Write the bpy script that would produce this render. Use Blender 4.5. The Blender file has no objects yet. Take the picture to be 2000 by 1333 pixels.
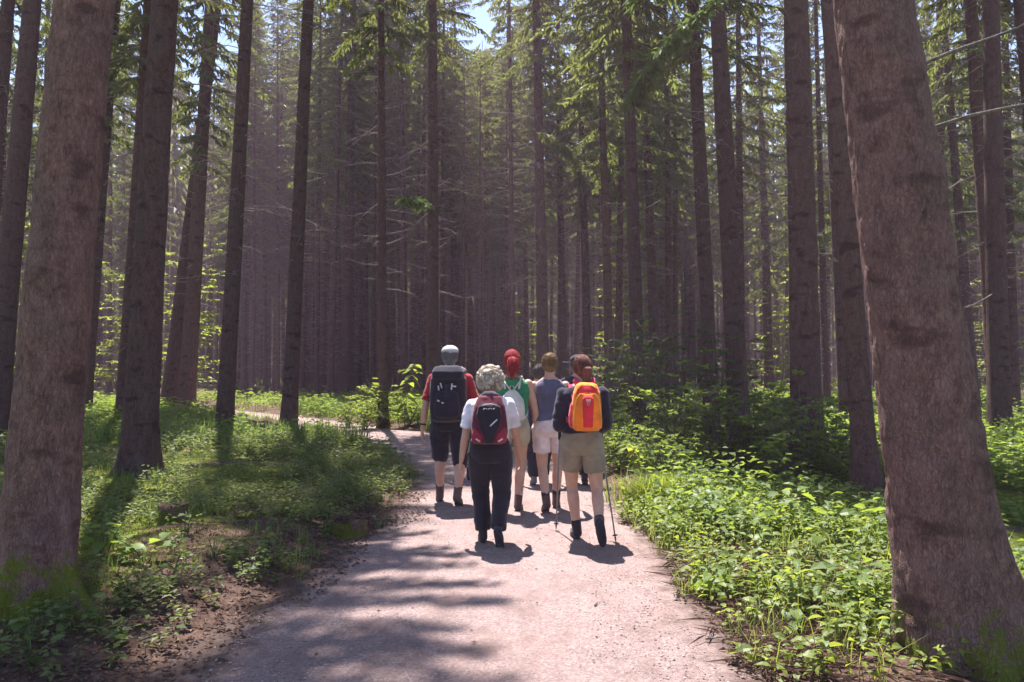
import bpy, bmesh, math, random
import numpy as np
from mathutils import Vector, Matrix, noise as mnoise

random.seed(7)
SC = bpy.context.scene
COL = SC.collection
R = math.radians

# ------------------------------------------------------------------ camera
CAM_Z, FPX = 1.52, 1500.0
PITCH = math.atan((720 - 666.5) / FPX)
cam_data = bpy.data.cameras.new('camera')
cam_data.sensor_width = 36.0
cam_data.sensor_fit = 'HORIZONTAL'
cam_data.lens = 36.0 * FPX / 2000.0
cam_data.clip_start, cam_data.clip_end = 0.05, 3000
camera = bpy.data.objects.new('camera', cam_data)
COL.objects.link(camera)
camera.location = (0, 0, CAM_Z)
camera.rotation_euler = (R(90) + PITCH, 0, 0)
SC.camera = camera

# ------------------------------------------------------------------ sky, sun, exposure
SUN_AZ, SUN_EL = R(-15), R(68)
world = bpy.data.worlds.new('World')
SC.world = world
world.use_nodes = True
wn = world.node_tree
wn.nodes.clear()
sky = wn.nodes.new('ShaderNodeTexSky')
sky.sky_type = 'NISHITA'
sky.sun_disc = False
sky.sun_elevation = SUN_EL
sky.sun_rotation = SUN_AZ
sky.air_density, sky.dust_density, sky.ozone_density = 1.0, 0.4, 2.0
bg = wn.nodes.new('ShaderNodeBackground')
bg.inputs[1].default_value = 0.078
wo = wn.nodes.new('ShaderNodeOutputWorld')
wn.links.new(sky.outputs[0], bg.inputs[0])
wn.links.new(bg.outputs[0], wo.inputs[0])

sd = Vector((math.sin(SUN_AZ) * math.cos(SUN_EL), math.cos(SUN_AZ) * math.cos(SUN_EL), math.sin(SUN_EL)))
sl = bpy.data.lights.new('sun', 'SUN')
sl.energy = 5.0
sl.angle = R(0.6)
sl.color = (1.0, 0.925, 0.885)
sun = bpy.data.objects.new('sun', sl)
COL.objects.link(sun)
sun.rotation_euler = sd.to_track_quat('Z', 'Y').to_euler()

vs = SC.view_settings
vs.view_transform = 'Standard'
vs.look = 'None'
vs.exposure = 1.85
vs.gamma = 1.0
vs.use_curve_mapping = False
SC.cycles.max_bounces = 8
SC.cycles.diffuse_bounces = 5
SC.cycles.glossy_bounces = 2
SC.cycles.transmission_bounces = 4
SC.cycles.volume_bounces = 0
SC.cycles.use_denoising = True

# ------------------------------------------------------------------ helpers
def ground_px(x, y):
    """photograph pixel on flat ground -> world (X, Y)"""
    cx, cz = (x - 1000) / FPX, (666.5 - y) / FPX
    dy = math.cos(PITCH) - cz * math.sin(PITCH)
    dz = math.sin(PITCH) + cz * math.cos(PITCH)
    t = -CAM_Z / dz
    return cx * t, dy * t

def at_depth(x, y, D):
    """photograph pixel at ground depth D -> world (X, Y, Z)"""
    cx, cz = (x - 1000) / FPX, (666.5 - y) / FPX
    dy = math.cos(PITCH) - cz * math.sin(PITCH)
    dz = math.sin(PITCH) + cz * math.cos(PITCH)
    t = D / dy
    return Vector((cx * t, D, CAM_Z + dz * t))

def vnoise(P, scale, seed=0.0):
    """cheap smooth value noise on an (N,2) or (N,3) array, range -1..1"""
    P = np.asarray(P, float) * scale + seed * 17.31
    if P.shape[1] == 2:
        P = np.hstack([P, np.zeros((len(P), 1))])
    i = np.floor(P).astype(np.int64)
    f = P - i
    f = f * f * (3 - 2 * f)
    out = np.zeros(len(P))
    for dx in (0, 1):
        for dy in (0, 1):
            for dz in (0, 1):
                h = ((i[:, 0] + dx) * 374761393 + (i[:, 1] + dy) * 668265263 + (i[:, 2] + dz) * 2147483647) & 0xffffffff
                h = ((h ^ (h >> 13)) * 1274126177) & 0xffffffff
                h = (h ^ (h >> 16)) & 0xffff
                w = (f[:, 0] if dx else 1 - f[:, 0]) * (f[:, 1] if dy else 1 - f[:, 1]) * (f[:, 2] if dz else 1 - f[:, 2])
                out += w * (h / 32767.5 - 1)
    return out

def fnoise(P, scale, seed=0.0, octs=3):
    a, s, o = 1.0, scale, 0
    for k in range(octs):
        o = o + a * vnoise(P, s, seed + k)
        a *= 0.5
        s *= 2.1
    return o

class MB:
    """collects vertices and faces of one mesh"""
    def __init__(self):
        self.v, self.f, self.m, self.n = [], [], [], 0
    def add(self, V, F, mi=0):
        V = np.asarray(V, float).reshape(-1, 3)
        self.v.append(V)
        if isinstance(F, np.ndarray):
            F = (F + self.n).tolist()
        else:
            F = [[i + self.n for i in f] for f in F]
        self.f += F
        self.m += [mi] * len(F)
        self.n += len(V)
    def mesh(self, name, mats, smooth=True):
        me = bpy.data.meshes.new(name)
        V = np.concatenate(self.v) if self.v else np.zeros((0, 3))
        L = np.fromiter((i for f in self.f for i in f), dtype=np.int32)
        cnt = np.fromiter((len(f) for f in self.f), dtype=np.int32)
        me.vertices.add(len(V))
        me.vertices.foreach_set('co', V.astype(np.float32).ravel())
        me.loops.add(len(L))
        me.loops.foreach_set('vertex_index', L)
        me.polygons.add(len(cnt))
        me.polygons.foreach_set('loop_start', np.concatenate([[0], np.cumsum(cnt)[:-1]]).astype(np.int32))
        if not isinstance(mats, (list, tuple)):
            mats = [mats]
        for m in mats:
            me.materials.append(m)
        me.polygons.foreach_set('material_index', np.array(self.m, np.int32))
        me.polygons.foreach_set('use_smooth', np.full(len(cnt), smooth))
        me.update(calc_edges=True)
        me.validate()
        return me
    def build(self, name, mats, parent=None, smooth=True):
        return link(name, self.mesh(name, mats, smooth), parent)

def link(name, data, parent=None):
    o = bpy.data.objects.new(name, data)
    COL.objects.link(o)
    if parent is not None:
        o.parent = parent
    return o

def tag(o, label=None, cat=None, group=None, kind=None):
    if label: o['label'] = label
    if cat: o['category'] = cat
    if group: o['group'] = group
    if kind: o['kind'] = kind
    return o

def empty(name, loc, label, cat, group=None, rz=0.0):
    o = link(name, None)
    o.empty_display_size = 0.2
    o.location = loc
    o.rotation_euler = (0, 0, rz)
    return tag(o, label, cat, group)

def unit(v):
    v = np.asarray(v, float)
    return v / (np.linalg.norm(v, axis=-1, keepdims=True) + 1e-9)

def tube(mb, pts, rad, n=6, mi=0, cap=True):
    pts = np.asarray(pts, float)
    k = len(pts)
    rad = np.broadcast_to(np.asarray(rad, float), (k,))
    T = unit(np.gradient(pts, axis=0))
    ref = np.array([0, 0, 1.0]) if abs(T[0, 2]) < 0.9 else np.array([1.0, 0, 0])
    S = unit(np.cross(T, ref))
    U = np.cross(S, T)
    a = np.arange(n) * 2 * np.pi / n
    V = pts[:, None] + rad[:, None, None] * (np.cos(a)[None, :, None] * S[:, None] + np.sin(a)[None, :, None] * U[:, None])
    F = [[i * n + j, i * n + (j + 1) % n, (i + 1) * n + (j + 1) % n, (i + 1) * n + j] for i in range(k - 1) for j in range(n)]
    if cap:
        F.append(list(range(n))[::-1])
        F.append([(k - 1) * n + j for j in range(n)])
    mb.add(V, F, mi)

def leaves(mb, P, D, N, L, W, fold=0.25, curl=0.15, mi=0, big=False):
    """vectorised leaves: base P, direction D, up-side N, length L, half width W"""
    P = np.asarray(P, float).reshape(-1, 3)
    k = len(P)
    if k == 0: return
    D = unit(np.broadcast_to(D, (k, 3)))
    N = np.broadcast_to(N, (k, 3))
    S = unit(np.cross(D, N))
    N = np.cross(S, D)
    L = np.broadcast_to(L, (k,))[:, None]
    W = np.broadcast_to(W, (k,))[:, None]
    if not big:
        m = P + D * L * 0.42
        V = np.stack([P, m + S * W + N * W * fold, P + D * L - N * L * curl, m - S * W + N * W * fold], 1)
        b = np.arange(k)[:, None] * 4
        F = np.concatenate([b + np.array([[0, 1, 2]]), b + np.array([[0, 2, 3]])])
    else:
        def q(t, w, c):
            return P + D * L * t + S * W * w + N * (W * fold * abs(w) - L * curl * c)
        V = np.stack([q(0, 0, 0), q(.22, .78, .0), q(.22, 0, 0), q(.22, -.78, .0), q(.55, .95, .25), q(.55, 0, .2), q(.55, -.95, .25),
                      q(.82, .48, .7), q(.82, 0, .6), q(.82, -.48, .7), q(1, 0, 1.1)], 1)
        b = np.arange(k)[:, None] * 11
        tri = [[0, 1, 2], [0, 2, 3], [1, 4, 5], [1, 5, 2], [2, 5, 6], [2, 6, 3], [4, 7, 8], [4, 8, 5], [5, 8, 9], [5, 9, 6], [7, 10, 8], [8, 10, 9]]
        F = np.concatenate([b + np.array([t]) for t in tri])
    mb.add(V, F, mi)

# ------------------------------------------------------------------ materials
def new_mat(name):
    m = bpy.data.materials.new(name)
    m.use_nodes = True
    nt = m.node_tree
    nt.nodes.clear()
    return m, nt, nt.nodes.new, nt.links.new

def ramp(nt, fac, stops):
    n = nt.nodes.new('ShaderNodeValToRGB')
    while len(n.color_ramp.elements) < len(stops):
        n.color_ramp.elements.new(0.5)
    for e, (p, c) in zip(n.color_ramp.elements, stops):
        e.position = p
        e.color = (*c, 1) if len(c) == 3 else c
    nt.links.new(fac, n.inputs[0])
    return n.outputs[0]

def noise_node(nt, vec, scale, detail=4, rough=0.55, kind='noise'):
    n = nt.nodes.new('ShaderNodeTexNoise' if kind == 'noise' else 'ShaderNodeTexVoronoi')
    n.inputs['Scale'].default_value = scale
    if kind == 'noise':
        n.inputs['Detail'].default_value = detail
        n.inputs['Roughness'].default_value = rough
    if vec is not None:
        nt.links.new(vec, n.inputs['Vector'])
    return n.outputs[0]

def scaled(nt, vec, s):
    n = nt.nodes.new('ShaderNodeMapping')
    n.inputs['Scale'].default_value = s
    nt.links.new(vec, n.inputs[0])
    return n.outputs[0]

def mixc(nt, fac, a, b):
    n = nt.nodes.new('ShaderNodeMix')
    n.data_type = 'RGBA'
    for sock, v in ((n.inputs[0], fac), (n.inputs[6], a), (n.inputs[7], b)):
        if isinstance(v, (int, float)): sock.default_value = v
        elif isinstance(v, tuple): sock.default_value = (*v, 1)
        else: nt.links.new(v, sock)
    return n.outputs[2]

def mathn(nt, op, a, b=0.0, clamp=False):
    n = nt.nodes.new('ShaderNodeMath')
    n.operation = op
    n.use_clamp = clamp
    for sock, v in ((n.inputs[0], a), (n.inputs[1], b)):
        if isinstance(v, (int, float)): sock.default_value = v
        else: nt.links.new(v, sock)
    return n.outputs[0]

def finish(m, nt, color, rough=0.85, bump=None, bstr=0.5, bdist=0.02, spec=0.3, sheen=0.0):
    p = nt.nodes.new('ShaderNodeBsdfPrincipled')
    o = nt.nodes.new('ShaderNodeOutputMaterial')
    if isinstance(color, tuple): p.inputs['Base Color'].default_value = (*color, 1)
    else: nt.links.new(color, p.inputs['Base Color'])
    if isinstance(rough, (int, float)): p.inputs['Roughness'].default_value = rough
    else: nt.links.new(rough, p.inputs['Roughness'])
    p.inputs['Specular IOR Level'].default_value = spec
    if sheen: p.inputs['Sheen Weight'].default_value = sheen
    if bump is not None:
        b = nt.nodes.new('ShaderNodeBump')
        b.inputs['Strength'].default_value = bstr
        b.inputs['Distance'].default_value = bdist
        nt.links.new(bump, b.inputs['Height'])
        nt.links.new(b.outputs[0], p.inputs['Normal'])
    nt.links.new(p.outputs[0], o.inputs[0])
    return m

def coords(nt, which='Object'):
    return nt.nodes.new('ShaderNodeTexCoord').outputs[which]

def wpos(nt):
    return nt.nodes.new('ShaderNodeNewGeometry').outputs['Position']

def bark_mat(name, c_dark, c_mid, c_light, moss=0.0, scale=1.0):
    m, nt, N, Lk = new_mat(name)
    p = wpos(nt)
    o = coords(nt)
    pv = scaled(nt, p, (1, 1, 0.45))
    big = noise_node(nt, p, 2.2 * scale, 3)
    flakes = noise_node(nt, pv, 26 * scale, 0, kind='vor')
    fine = noise_node(nt, pv, 60 * scale, 5, 0.65)
    mid = noise_node(nt, pv, 16 * scale, 6, 0.7)
    c = ramp(nt, mid, [(0.3, c_dark), (0.52, c_mid), (0.72, c_light)])
    c = mixc(nt, mathn(nt, 'MULTIPLY', ramp(nt, fine, [(0.42, (0, 0, 0)), (0.62, (1, 1, 1))]), 0.55), c, c_light)
    c = mixc(nt, mathn(nt, 'MULTIPLY', ramp(nt, big, [(0.45, (0, 0, 0)), (0.7, (1, 1, 1))]), 0.4), c, (0.10, 0.085, 0.08))
    scar = noise_node(nt, scaled(nt, p, (1, 1, 2.2)), 3.3 * scale, 3, 0.5)
    c = mixc(nt, mathn(nt, 'MULTIPLY', ramp(nt, scar, [(0.58, (0, 0, 0)), (0.68, (1, 1, 1))]), 0.7), c, tuple(v * 0.75 for v in c_dark))
    crack = N('ShaderNodeTexVoronoi'); crack.feature = 'DISTANCE_TO_EDGE'; crack.inputs['Scale'].default_value = 62 * scale
    wv = N('ShaderNodeVectorMath'); wv.operation = 'ADD'
    nz = N('ShaderNodeTexNoise'); nz.inputs['Scale'].default_value = 30 * scale; Lk(pv, nz.inputs['Vector'])
    sv = N('ShaderNodeVectorMath'); sv.operation = 'SCALE'; sv.inputs['Scale'].default_value = 0.05; Lk(nz.outputs['Color'], sv.inputs[0])
    Lk(pv, wv.inputs[0]); Lk(sv.outputs[0], wv.inputs[1]); Lk(wv.outputs[0], crack.inputs['Vector'])
    cr = ramp(nt, crack.outputs[0], [(0.0, (1, 1, 1)), (0.16, (0, 0, 0))])
    c = mixc(nt, mathn(nt, 'MULTIPLY', cr, 0.28), c, tuple(v * 0.6 for v in c_dark))
    if moss:
        sep = N('ShaderNodeSeparateXYZ'); Lk(o, sep.inputs[0])
        hfac = mathn(nt, 'SUBTRACT', moss, mathn(nt, 'MULTIPLY', sep.outputs[2], 1.3))
        mn = noise_node(nt, p, 7, 5, 0.7)
        f = mathn(nt, 'ADD', hfac, mathn(nt, 'MULTIPLY', mathn(nt, 'SUBTRACT', mn, 0.5), 2.2))
        f = ramp(nt, f, [(0.35, (0, 0, 0)), (0.6, (1, 1, 1))])
        c = mixc(nt, f, c, mixc(nt, fine, (0.07, 0.085, 0.012), (0.17, 0.185, 0.025)))
    h = mathn(nt, 'ADD', mathn(nt, 'MULTIPLY', flakes, 0.8), mathn(nt, 'ADD', mathn(nt, 'MULTIPLY', fine, 0.8), mid))
    h = mathn(nt, 'SUBTRACT', h, mathn(nt, 'MULTIPLY', cr, 0.35))
    return finish(m, nt, c, 0.92, h, 0.9, 0.02, 0.15)

def leaf_mat(name, cols, trans=0.5, rough=0.5, scale=3.0, tcol=None):
    """thin leaf: diffuse + translucent + weak gloss, colour varied by world noise and per object"""
    m, nt, N, Lk = new_mat(name)
    n1 = noise_node(nt, wpos(nt), scale, 3, 0.7)
    c = ramp(nt, n1, [(0.32, cols[0]), (0.52, cols[1]), (0.7, cols[2])])
    t = mixc(nt, 0.5, c, tcol) if tcol else c
    d = N('ShaderNodeBsdfDiffuse'); Lk(c, d.inputs[0])
    tr = N('ShaderNodeBsdfTranslucent'); Lk(t, tr.inputs[0])
    mx = N('ShaderNodeMixShader'); mx.inputs[0].default_value = trans
    Lk(d.outputs[0], mx.inputs[1]); Lk(tr.outputs[0], mx.inputs[2])
    g = N('ShaderNodeBsdfGlossy'); g.inputs['Roughness'].default_value = rough
    g.inputs[0].default_value = (0.9, 0.95, 1, 1)
    m2 = N('ShaderNodeMixShader'); m2.inputs[0].default_value = 0.02
    Lk(mx.outputs[0], m2.inputs[1]); Lk(g.outputs[0], m2.inputs[2])
    out = N('ShaderNodeOutputMaterial'); Lk(m2.outputs[0], out.inputs[0])
    return m

def cloth(name, col, var=0.25, rough=0.9, weave=260, stripe=None):
    m, nt, N, Lk = new_mat(name)
    o = coords(nt)
    n1 = noise_node(nt, o, 7, 4, 0.6)
    n2 = noise_node(nt, o, weave, 2)
    dk = tuple(c * (1 - var) for c in col)
    lt = tuple(min(1, c * (1 + var * 0.6)) for c in col)
    c = ramp(nt, n1, [(0.35, dk), (0.65, lt)])
    h = mathn(nt, 'ADD', mathn(nt, 'MULTIPLY', n2, 0.25), n1)
    return finish(m, nt, c, rough, h, 0.35, 0.012, 0.2, 0.15)

def hair_mat(name, cols):
    m, nt, N, Lk = new_mat(name)
    o = scaled(nt, coords(nt), (1, 1, 0.25))
    n1 = noise_node(nt, o, 130, 4, 0.7)
    c = ramp(nt, n1, [(0.3, cols[0]), (0.55, cols[1]), (0.75, cols[2])])
    return finish(m, nt, c, 0.68, n1, 0.9, 0.012, 0.2)

M = {}
M['bark'] = bark_mat('spruce bark', (0.04, 0.023, 0.021), (0.09, 0.053, 0.046), (0.155, 0.10, 0.086))
M['bark_moss'] = bark_mat('mossy spruce bark', (0.085, 0.048, 0.043), (0.19, 0.108, 0.092), (0.29, 0.185, 0.16), moss=0.68)
M['bark_red'] = bark_mat('red brown spruce bark', (0.052, 0.028, 0.025), (0.115, 0.063, 0.053), (0.185, 0.115, 0.097), moss=0.1)
M['bark_grey'] = bark_mat('grey thin bark', (0.06, 0.05, 0.045), (0.13, 0.11, 0.1), (0.22, 0.2, 0.18))
M['dead'] = bark_mat('dead branch wood', (0.14, 0.115, 0.10), (0.27, 0.23, 0.205), (0.42, 0.37, 0.33), scale=2)
M['needle'] = leaf_mat('spruce needles', ((0.04, 0.062, 0.022), (0.08, 0.115, 0.036), (0.15, 0.18, 0.055)), 0.52, 0.45, 0.7, (0.28, 0.31, 0.06))
M['needle_new'] = leaf_mat('fresh spruce needles', ((0.09, 0.14, 0.03), (0.13, 0.19, 0.04), (0.18, 0.24, 0.05)), 0.5, 0.45, 6)
M['beech'] = leaf_mat('broad leaves', ((0.055, 0.10, 0.02), (0.11, 0.175, 0.025), (0.18, 0.24, 0.03)), 0.58, 0.5, 2.0, (0.36, 0.46, 0.04))
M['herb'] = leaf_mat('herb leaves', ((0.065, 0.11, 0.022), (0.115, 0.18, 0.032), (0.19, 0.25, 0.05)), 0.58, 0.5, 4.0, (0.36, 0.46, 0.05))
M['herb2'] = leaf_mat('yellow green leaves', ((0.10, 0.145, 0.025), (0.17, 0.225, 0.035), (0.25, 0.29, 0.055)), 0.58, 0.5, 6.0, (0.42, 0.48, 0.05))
M['bilberry'] = leaf_mat('low shrub leaves', ((0.06, 0.09, 0.032), (0.12, 0.16, 0.055), (0.2, 0.235, 0.085)), 0.5, 0.45, 3.0, (0.32, 0.37, 0.07))
M['grass'] = leaf_mat('grass blades', ((0.07, 0.12, 0.025), (0.11, 0.18, 0.035), (0.16, 0.22, 0.05)), 0.5, 0.5, 3.0, (0.22, 0.3, 0.05))
M['moss'] = leaf_mat('moss shoots', ((0.08, 0.10, 0.012), (0.15, 0.165, 0.02), (0.22, 0.22, 0.03)), 0.4, 0.7, 5.0)
M['litter'] = leaf_mat('dead leaves', ((0.05, 0.028, 0.022), (0.13, 0.075, 0.055), (0.26, 0.17, 0.125)), 0.15, 0.6, 30.0)
M['stem'] = finish(*(lambda t: (t[0], t[1]))(new_mat('green stem')), (0.07, 0.09, 0.03), 0.6)
# ------------------------------------------------------------------ terrain
PATH = np.array([(-.35, -6), (-.3, 0), (-.24, 3.7), (-.12, 6), (.05, 8.2), (0, 10.5), (-.55, 13), (-1.8, 15.8), (-3.8, 18.6), (-6.5, 22), (-11, 27), (-19, 35), (-35, 53), (-60, 75)], float)
PHW = np.array([1.45, 1.45, 1.42, 1.36, 1.2, 1.2, 1.2, 1.2, 1.25, 1.3, 1.4, 1.5, 1.6, 1.6])

def path_dist(P):
    """signed distance (m) outside the path edge"""
    P = np.asarray(P, float)[:, :2]
    best = np.full(len(P), 1e9)
    for a, b, wa, wb in zip(PATH[:-1], PATH[1:], PHW[:-1], PHW[1:]):
        ab = b - a
        t = np.clip(((P - a) @ ab) / (ab @ ab), 0, 1)
        d = np.linalg.norm(P - a - t[:, None] * ab, axis=1) - (wa + (wb - wa) * t)
        best = np.minimum(best, d)
    return best + 0.16 * vnoise(P, 1.3, 3) + 0.06 * vnoise(P, 4.0, 5)

def ground_z(P):
    P = np.asarray(P, float)[:, :2]
    d = path_dist(P)
    s = np.clip((d + 0.15) / 0.9, 0, 1)
    s = s * s * (3 - 2 * s)
    bank = s * (0.07 + 0.05 * vnoise(P, 0.35, 1)) + s * np.clip(d, 0, 6) * 0.012
    bumps = s * (0.075 * fnoise(P, 0.8, 9, 3) + 0.02 * vnoise(P, 4.5, 2))
    far = np.clip((P[:, 1] - 25) / 60, 0, 1)
    return -0.035 + bank + 0.02 * s + bumps * (1 - 0.5 * far)

def gz(x, y):
    return float(ground_z(np.array([[x, y]]))[0])

def axis(lo, hi, n, c, k):
    """points from lo to hi, dense near c"""
    a = math.asinh((lo - c) / k); b = math.asinh((hi - c) / k)
    return c + k * np.sinh(np.linspace(a, b, n))

def ground_material():
    m, nt, N, Lk = new_mat('forest floor')
    p = wpos(nt)
    at = N('ShaderNodeAttribute'); at.attribute_name = 'moss'
    moss = at.outputs['Fac']
    n_big = noise_node(nt, p, 1.6, 4, 0.6)
    n_mid = noise_node(nt, p, 14, 5, 0.65)
    n_fin = noise_node(nt, p, 90, 4, 0.7)
    litter = ramp(nt, n_mid, [(0.3, (0.03, 0.019, 0.016)), (0.5, (0.08, 0.05, 0.038)), (0.7, (0.15, 0.10, 0.075))])
    litter = mixc(nt, mathn(nt, 'MULTIPLY', ramp(nt, n_fin, [(0.5, (0, 0, 0)), (0.66, (1, 1, 1))]), 0.6), litter, (0.18, 0.12, 0.09))
    mossc = ramp(nt, n_mid, [(0.3, (0.04, 0.055, 0.012)), (0.5, (0.10, 0.12, 0.018)), (0.72, (0.18, 0.19, 0.03))])
    f = mathn(nt, 'ADD', moss, mathn(nt, 'MULTIPLY', mathn(nt, 'SUBTRACT', n_big, 0.5), 1.4))
    f = mathn(nt, 'ADD', f, mathn(nt, 'MULTIPLY', mathn(nt, 'SUBTRACT', n_mid, 0.5), 0.6))
    f = ramp(nt, f, [(0.42, (0, 0, 0)), (0.62, (1, 1, 1))])
    c = mixc(nt, f, litter, mossc)
    h = mathn(nt, 'ADD', mathn(nt, 'MULTIPLY', n_mid, 1.0), mathn(nt, 'MULTIPLY', n_fin, 0.5))
    return finish(m, nt, c, 0.95, h, 0.9, 0.03, 0.1)

def build_ground():
    X = axis(-300, 300, 330, -0.5, 5.0)
    Y = axis(-50, 400, 400, 6.0, 6.0)
    gx, gy = np.meshgrid(X, Y)
    P = np.stack([gx.ravel(), gy.ravel()], 1)
    z = ground_z(P)
    mb = MB()
    nx, ny = len(X), len(Y)
    idx = np.arange(nx * ny).reshape(ny, nx)
    F = np.stack([idx[:-1, :-1], idx[:-1, 1:], idx[1:, 1:], idx[1:, :-1]], -1).reshape(-1, 4)
    mb.add(np.column_stack([P, z]), F)
    o = mb.build('forest_floor', ground_material())
    d = path_dist(P)
    moss = np.clip((d - 0.25) / 1.4, 0, 1) * 0.62
    left_near = (P[:, 0] < -1) & (P[:, 1] < 6.2)
    moss = np.where(left_near, np.clip((d - 0.45) / 1.3, 0, 1) * 0.72, moss)
    moss = np.where(P[:, 1] > 26, moss * 0.72, moss)
    a = o.data.attributes.new('moss', 'FLOAT', 'POINT')
    a.data.foreach_set('value', moss.astype(np.float32))
    tag(o, 'mossy forest floor with brown needle litter under the spruces', kind='structure')

def build_path():
    m, nt, N, Lk = new_mat('fine gravel')
    p = wpos(nt)
    n1 = noise_node(nt, p, 0.9, 4, 0.6)
    n2 = noise_node(nt, p, 55, 5, 0.75)
    n3 = noise_node(nt, p, 170, 3, 0.7)
    n4 = noise_node(nt, p, 5, 5, 0.65)
    c = ramp(nt, n2, [(0.3, (0.11, 0.075, 0.072)), (0.5, (0.25, 0.178, 0.166)), (0.7, (0.42, 0.325, 0.305))])
    c = mixc(nt, mathn(nt, 'MULTIPLY', ramp(nt, n3, [(0.5, (0, 0, 0)), (0.68, (1, 1, 1))]), 0.5), c, (0.40, 0.32, 0.29))
    c = mixc(nt, mathn(nt, 'MULTIPLY', ramp(nt, n4, [(0.5, (0, 0, 0)), (0.72, (1, 1, 1))]), 0.45), c, (0.15, 0.10, 0.088))
    c = mixc(nt, mathn(nt, 'MULTIPLY', ramp(nt, n1, [(0.45, (0, 0, 0)), (0.7, (1, 1, 1))]), 0.4), c, (0.24, 0.155, 0.135))
    n5 = noise_node(nt, scaled(nt, p, (1.6, .7, 1)), 2.3, 5, 0.7)
    c = mixc(nt, mathn(nt, 'MULTIPLY', ramp(nt, n5, [(0.48, (0, 0, 0)), (0.66, (1, 1, 1))]), 0.5), c, (0.14, 0.088, 0.075))
    at = N('ShaderNodeAttribute'); at.attribute_name = 'edge'
    e = mathn(nt, 'ADD', at.outputs['Fac'], mathn(nt, 'MULTIPLY', mathn(nt, 'SUBTRACT', n4, 0.5), 1.1))
    c = mixc(nt, ramp(nt, e, [(0.5, (0, 0, 0)), (0.85, (1, 1, 1))]), c, (0.085, 0.055, 0.043))
    h = mathn(nt, 'ADD', mathn(nt, 'MULTIPLY', n3, 0.6), n2)
    finish(m, nt, c, 0.85, h, 1.0, 0.014, 0.3)
    # dense polyline, then a ribbon of cross sections
    t = np.concatenate([[0], np.cumsum(np.linalg.norm(np.diff(PATH, axis=0), axis=1))])
    s = np.concatenate([np.linspace(0, t[7], 330), np.linspace(t[7], t[-1], 120)[1:]])
    def smooth(col):
        v = np.interp(s, t, col)
        for _ in range(3):
            k = np.interp(s - 0.8, s, v) + np.interp(s + 0.8, s, v) + v
            v = k / 3
        return v
    C = np.stack([smooth(PATH[:, 0]), smooth(PATH[:, 1])], 1)
    W = smooth(PHW)
    T = unit(np.gradient(C, axis=0))
    Nn = np.stack([T[:, 1], -T[:, 0]], 1)
    nu = 44
    u = np.linspace(-1.14, 1.14, nu)
    P = C[:, None] + Nn[:, None] * (u[None, :, None] * W[:, None, None])
    P = P.reshape(-1, 2)
    uu = np.tile(u, len(C))
    z = 0.012 * (1 - uu ** 2) + 0.006 * fnoise(P, 1.5, 4, 3) + 0.003 * vnoise(P, 9, 7) - 0.05 * np.clip(np.abs(uu) - 1.0, 0, 1)
    mb = MB()
    idx = np.arange(len(P)).reshape(len(C), nu)
    F = np.stack([idx[:-1, :-1], idx[:-1, 1:], idx[1:, 1:], idx[1:, :-1]], -1).reshape(-1, 4)
    mb.add(np.column_stack([P, z]), F)
    o = mb.build('path', m)
    a = o.data.attributes.new('edge', 'FLOAT', 'POINT')
    a.data.foreach_set('value', (np.clip((np.abs(uu) - 0.55) / 0.55, 0, 1)).astype(np.float32))
    tag(o, 'pinkish gravel footpath curving left into the forest', kind='structure')
    # loose grit lying on the path
    rng = np.random.default_rng(3)
    n = 26000
    Y = 3.2 + 8.0 * rng.random(n) ** 1.6
    Xp = rng.uniform(-1.9, 1.9, n)
    Q = np.stack([Xp, Y], 1)
    Q = Q[path_dist(Q) < -0.16]
    k = len(Q)
    r = 0.0028 + 0.0065 * rng.random(k) ** 3
    base = np.array([[1, 0, 0], [0, 1, 0], [-1, 0, 0], [0, -1, 0], [0, 0, .7], [0, 0, -.7]])
    V = base[None] * (r[:, None, None] * rng.uniform(0.6, 1.4, (k, 6, 1)))
    V[:, :, 0] += Q[:, 0:1]; V[:, :, 1] += Q[:, 1:2]; V[:, :, 2] += 0.014 + 0.006 * fnoise(Q, 1.5, 4, 3)[:, None] - 0.004
    b = np.arange(k)[:, None] * 6
    F = np.concatenate([b + np.array([f]) for f in [(0, 1, 4), (1, 2, 4), (2, 3, 4), (3, 0, 4)]])
    mb = MB(); mb.add(V, F)
    m2, nt2, N2, _ = new_mat('grit')
    c2 = ramp(nt2, noise_node(nt2, wpos(nt2), 60, 2), [(0.3, (0.12, 0.09, 0.08)), (0.5, (0.24, 0.185, 0.165)), (0.7, (0.40, 0.33, 0.30))])
    finish(m2, nt2, c2, 0.8, spec=0.4)
    tag(mb.build('gravel', m2, smooth=False), 'loose pinkish grit scattered over the footpath', 'gravel', kind='stuff')

build_ground()
build_path()

# ------------------------------------------------------------------ trees
TREE_H = 26.0
def taper(z):
    return np.clip(1 - z / (TREE_H + 0.5), 0.02, 1) ** 0.85

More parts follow.
